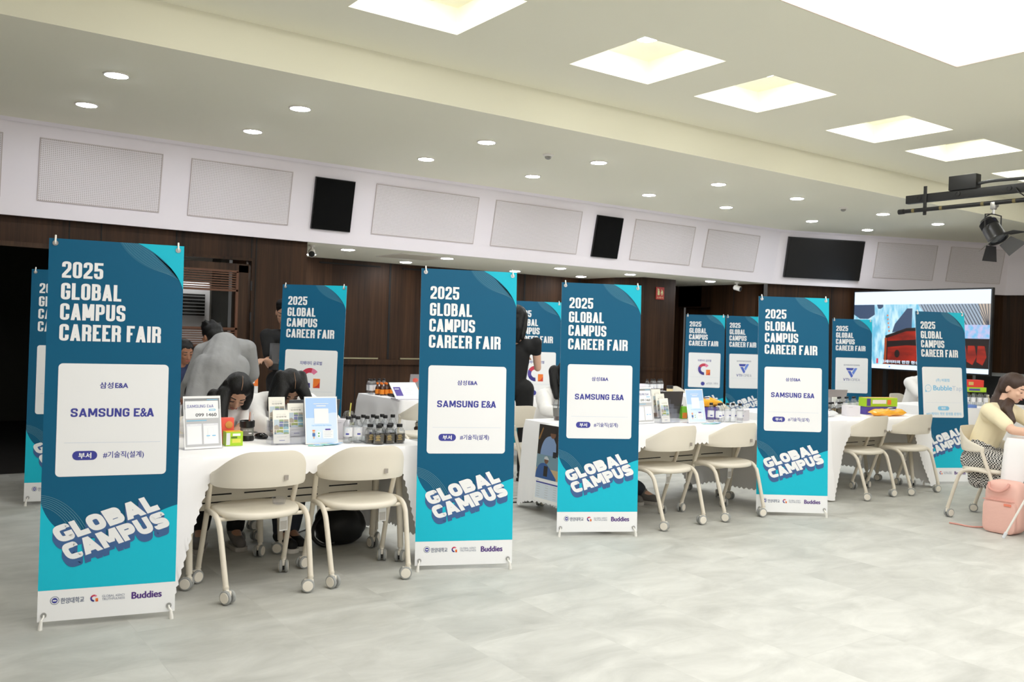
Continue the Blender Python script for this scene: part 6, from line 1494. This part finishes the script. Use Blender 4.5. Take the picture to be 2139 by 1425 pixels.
MB().tube([c0+sxv*.115+V((0, 0, .02)), c0+sxv*.115+V((0, 0, .15)), V((0, 0, -.11)), c0-sxv*.115+V((0, 0, .15)), c0-sxv*.115+V((0, 0, .02))], .007, 8).build('yoke', Ms, t)
MB().lathe([(.035, -.04), (.06, -.03), (.07, .0), (.075, .05), (.085, .07), (.088, .19), (.095, .20), (.095, .215), (.08, .216), (.078, .20)], 28, 0, Mb).build('lamp_body', Ms, t)
f = MB()
for k in range(5): f.lathe([(.078, .012*k), (.084, .012*k+.003), (.078, .012*k+.006)], 24, 0, Mb)
f.build('cooling_fins', M_dgrey, t); MB().lathe([(.034, -.042), (.030, -.050), (.001, -.051)], 18, 0, Mb).build('end_cap', M_steel, t); MB().box((0, .07, .02), (.02, .012, .03), 0, M=Mb).build('control_knob', mat('knob_blue', rgb(60, 60, 170), .4), t)
MB().lathe([(.079, .20), (.05, .208), (.001, .211)], 24, 0, Mb).build('lens', mat('lens_glass', rgb(70, 74, 80), .1), t)
syv = ax.cross(sxv)
for k in range(4):
    a = R(90*k); rd = sxv*math.cos(a)+syv*math.sin(a); tn = -sxv*math.sin(a)+syv*math.cos(a); op = R((50, 62, 58, 40)[k]); dr = ax*math.cos(op)+rd*math.sin(op); nr = dr.cross(tn).normalized()*.0015
    h0 = c0+ax*.118+rd*.092; L = .15; q = [h0-tn*.07, h0+tn*.07, h0+tn*.105+dr*L, h0-tn*.105+dr*L]
    MB().add([p+nr for p in q]+[p-nr for p in q], [(0, 1, 2, 3), (7, 6, 5, 4), (0, 4, 5, 1), (1, 5, 6, 2), (2, 6, 7, 3), (3, 7, 4, 0)]).build('barn_door', mat('barn_door_grey', rgb(96, 96, 98), .55) if k == 0 else Ms, t, False)
MB().tube(curve3([V((0, .01, -.1)), V((.02, .09, -.13)), c0-ax*.14], 8), .006, 8).build('cable', M_black, t)
# pink backpack and white pole
t = thing('backpack', 'pink backpack standing on the floor beside the white table at the right edge', 'backpack', (7.20, 3.435, 0), R(-90)); Mp = bump(mat('pink_nylon', rgb(226, 180, 168), .75), 60, .2, .004); Mp2 = mat('pink_nylon_dark', rgb(206, 150, 138), .75)
def softbox(c, d, n=14, p=5):
    mb = MB(); vs = []; fs = []
    mb.ell((0, 0, 0), (1, 1, 1), 0, nu=40, nv=28); out = []
    for x, y, z in mb.v:
        q = (abs(x)**p+abs(y)**p+abs(z)**p)**(1/p); k = 1/q; w = .012*noise.noise(V((x*2, y*2, z*2)))
        out.append((c[0]+x*k*d[0]/2*(1+w), c[1]+y*k*d[1]/2*(1+2*w), max(.0, c[2]+z*k*d[2]/2)))
    mb.v = out; return mb
softbox((0, .095, .205), (.275, .19, .41)).build('main_body', Mp, t); softbox((0, -.008, .135), (.25, .05, .26), p=6).build('front_pocket', Mp, t)
MB().box((0, -.034, .262), (.24, .004, .008), 0).build('pocket_zip', Mp2, t); MB().box((.07, -.036, .235), (.055, .004, .018), 0).build('logo_patch', mat('patch_salmon', rgb(226, 130, 106), .6), t)
MB().tube(curve3([(-.09, -.005, .39), (-.07, -.03, .345), (.0, -.035, .33), (.05, -.025, .36), (.06, -.0, .395)], 8), .011, 10).build('carry_handle', Mp2, t)
MB().tube(curve3([(-.12, .18, .36), (-.15, .23, .25), (-.14, .22, .08)], 8), .018, 10).build('shoulder_strap', Mp, t)
MB().tube(curve3([(-.10, .12, .02), (-.22, .02, .008), (-.34, .01, .008), (-.40, .0, .008)], 8), [.007]*25, 8).build('loose_strap', Mp2, t)
t = thing('white_pole', 'slender white pole with a white rubber tip leaning across the pink backpack', 'pole', (7.055, 3.335, 0)); e0 = V((0, 0, .003)); e1 = V((.02, -.28, .62))
MB().tube([e0, e0+(e1-e0)*2], .008, 12).build('shaft', M_rod, t); MB().tube([e0, e0+(e1-e0)*.07], .012, 12).build('rubber_tip', mat('tip_white', rgb(220, 224, 230), .5), t)
# fire extinguisher sign on the column
t = thing('extinguisher_sign', 'small red fire extinguisher sign on the walnut column', 'sign', (9.925, 9.98, 2.14)); P = Print(); r0 = mat('sign_red', rgb(176, 44, 34), .5); r1 = mat('sign_pale_glow', rgb(214, 220, 160), .5)
P.rect(0, 0, .175, .19, r0, 0); P.rect(.035, .055, .075, .125, r1, 1, r=.012); P.disc(.055, .042, .012, r1, 1, 14); P.line([(.055, .03), (.035, .022), (.03, .06)], .006, r1, 1)
P.poly([(.115, .125), (.10, .09), (.118, .055), (.112, .03), (.145, .06), (.15, .10), (.135, .125)], r1, 1); P.disc(.125, .105, .011, r0, 2, 12)
P.text('소화기', .02, .148, .155, .176, r1, 1)
P.mb.box((.0875, .0025, -.095), (.175, .004, .19), P.mi(r0)); P.build('sign_plate', t, Matrix.Translation((-.0875, -.0, .095)))
# cables on the floor
for pts, lb in (([(2.42, 5.9, .006), (2.56, 5.98, .006), (2.75, 5.92, .006), (2.95, 6.05, .006)], 'black cable on the floor under the right end of the first table'), ([(4.25, 6.05, .006), (4.40, 6.16, .006), (4.62, 6.10, .006), (4.85, 6.2, .006)], 'black cable on the floor at the left end of the middle table')):
    tag(MB().tube(curve3(pts, 10), .005, 8).build('cable', M_black, None), lb, 'cable')
tag(MB().tube(curve3([(4.20, 6.28, .009), (4.5, 6.30, .009), (4.9, 6.33, .009)], 8), .008, 8).build('cable', M_paper, None), 'white cable on the floor behind the left end of the middle table', 'cable')
tag(MB().lathe([(.034, 0), (.042, .035), (.041, .036), (.033, .002), (.001, .002)], 24, 0, Matrix.Translation((1.86, 4.80, .452))).build('plastic_cup', M_clear, None), 'empty clear plastic cup standing on the seat of the left chair at the first table', 'cup')
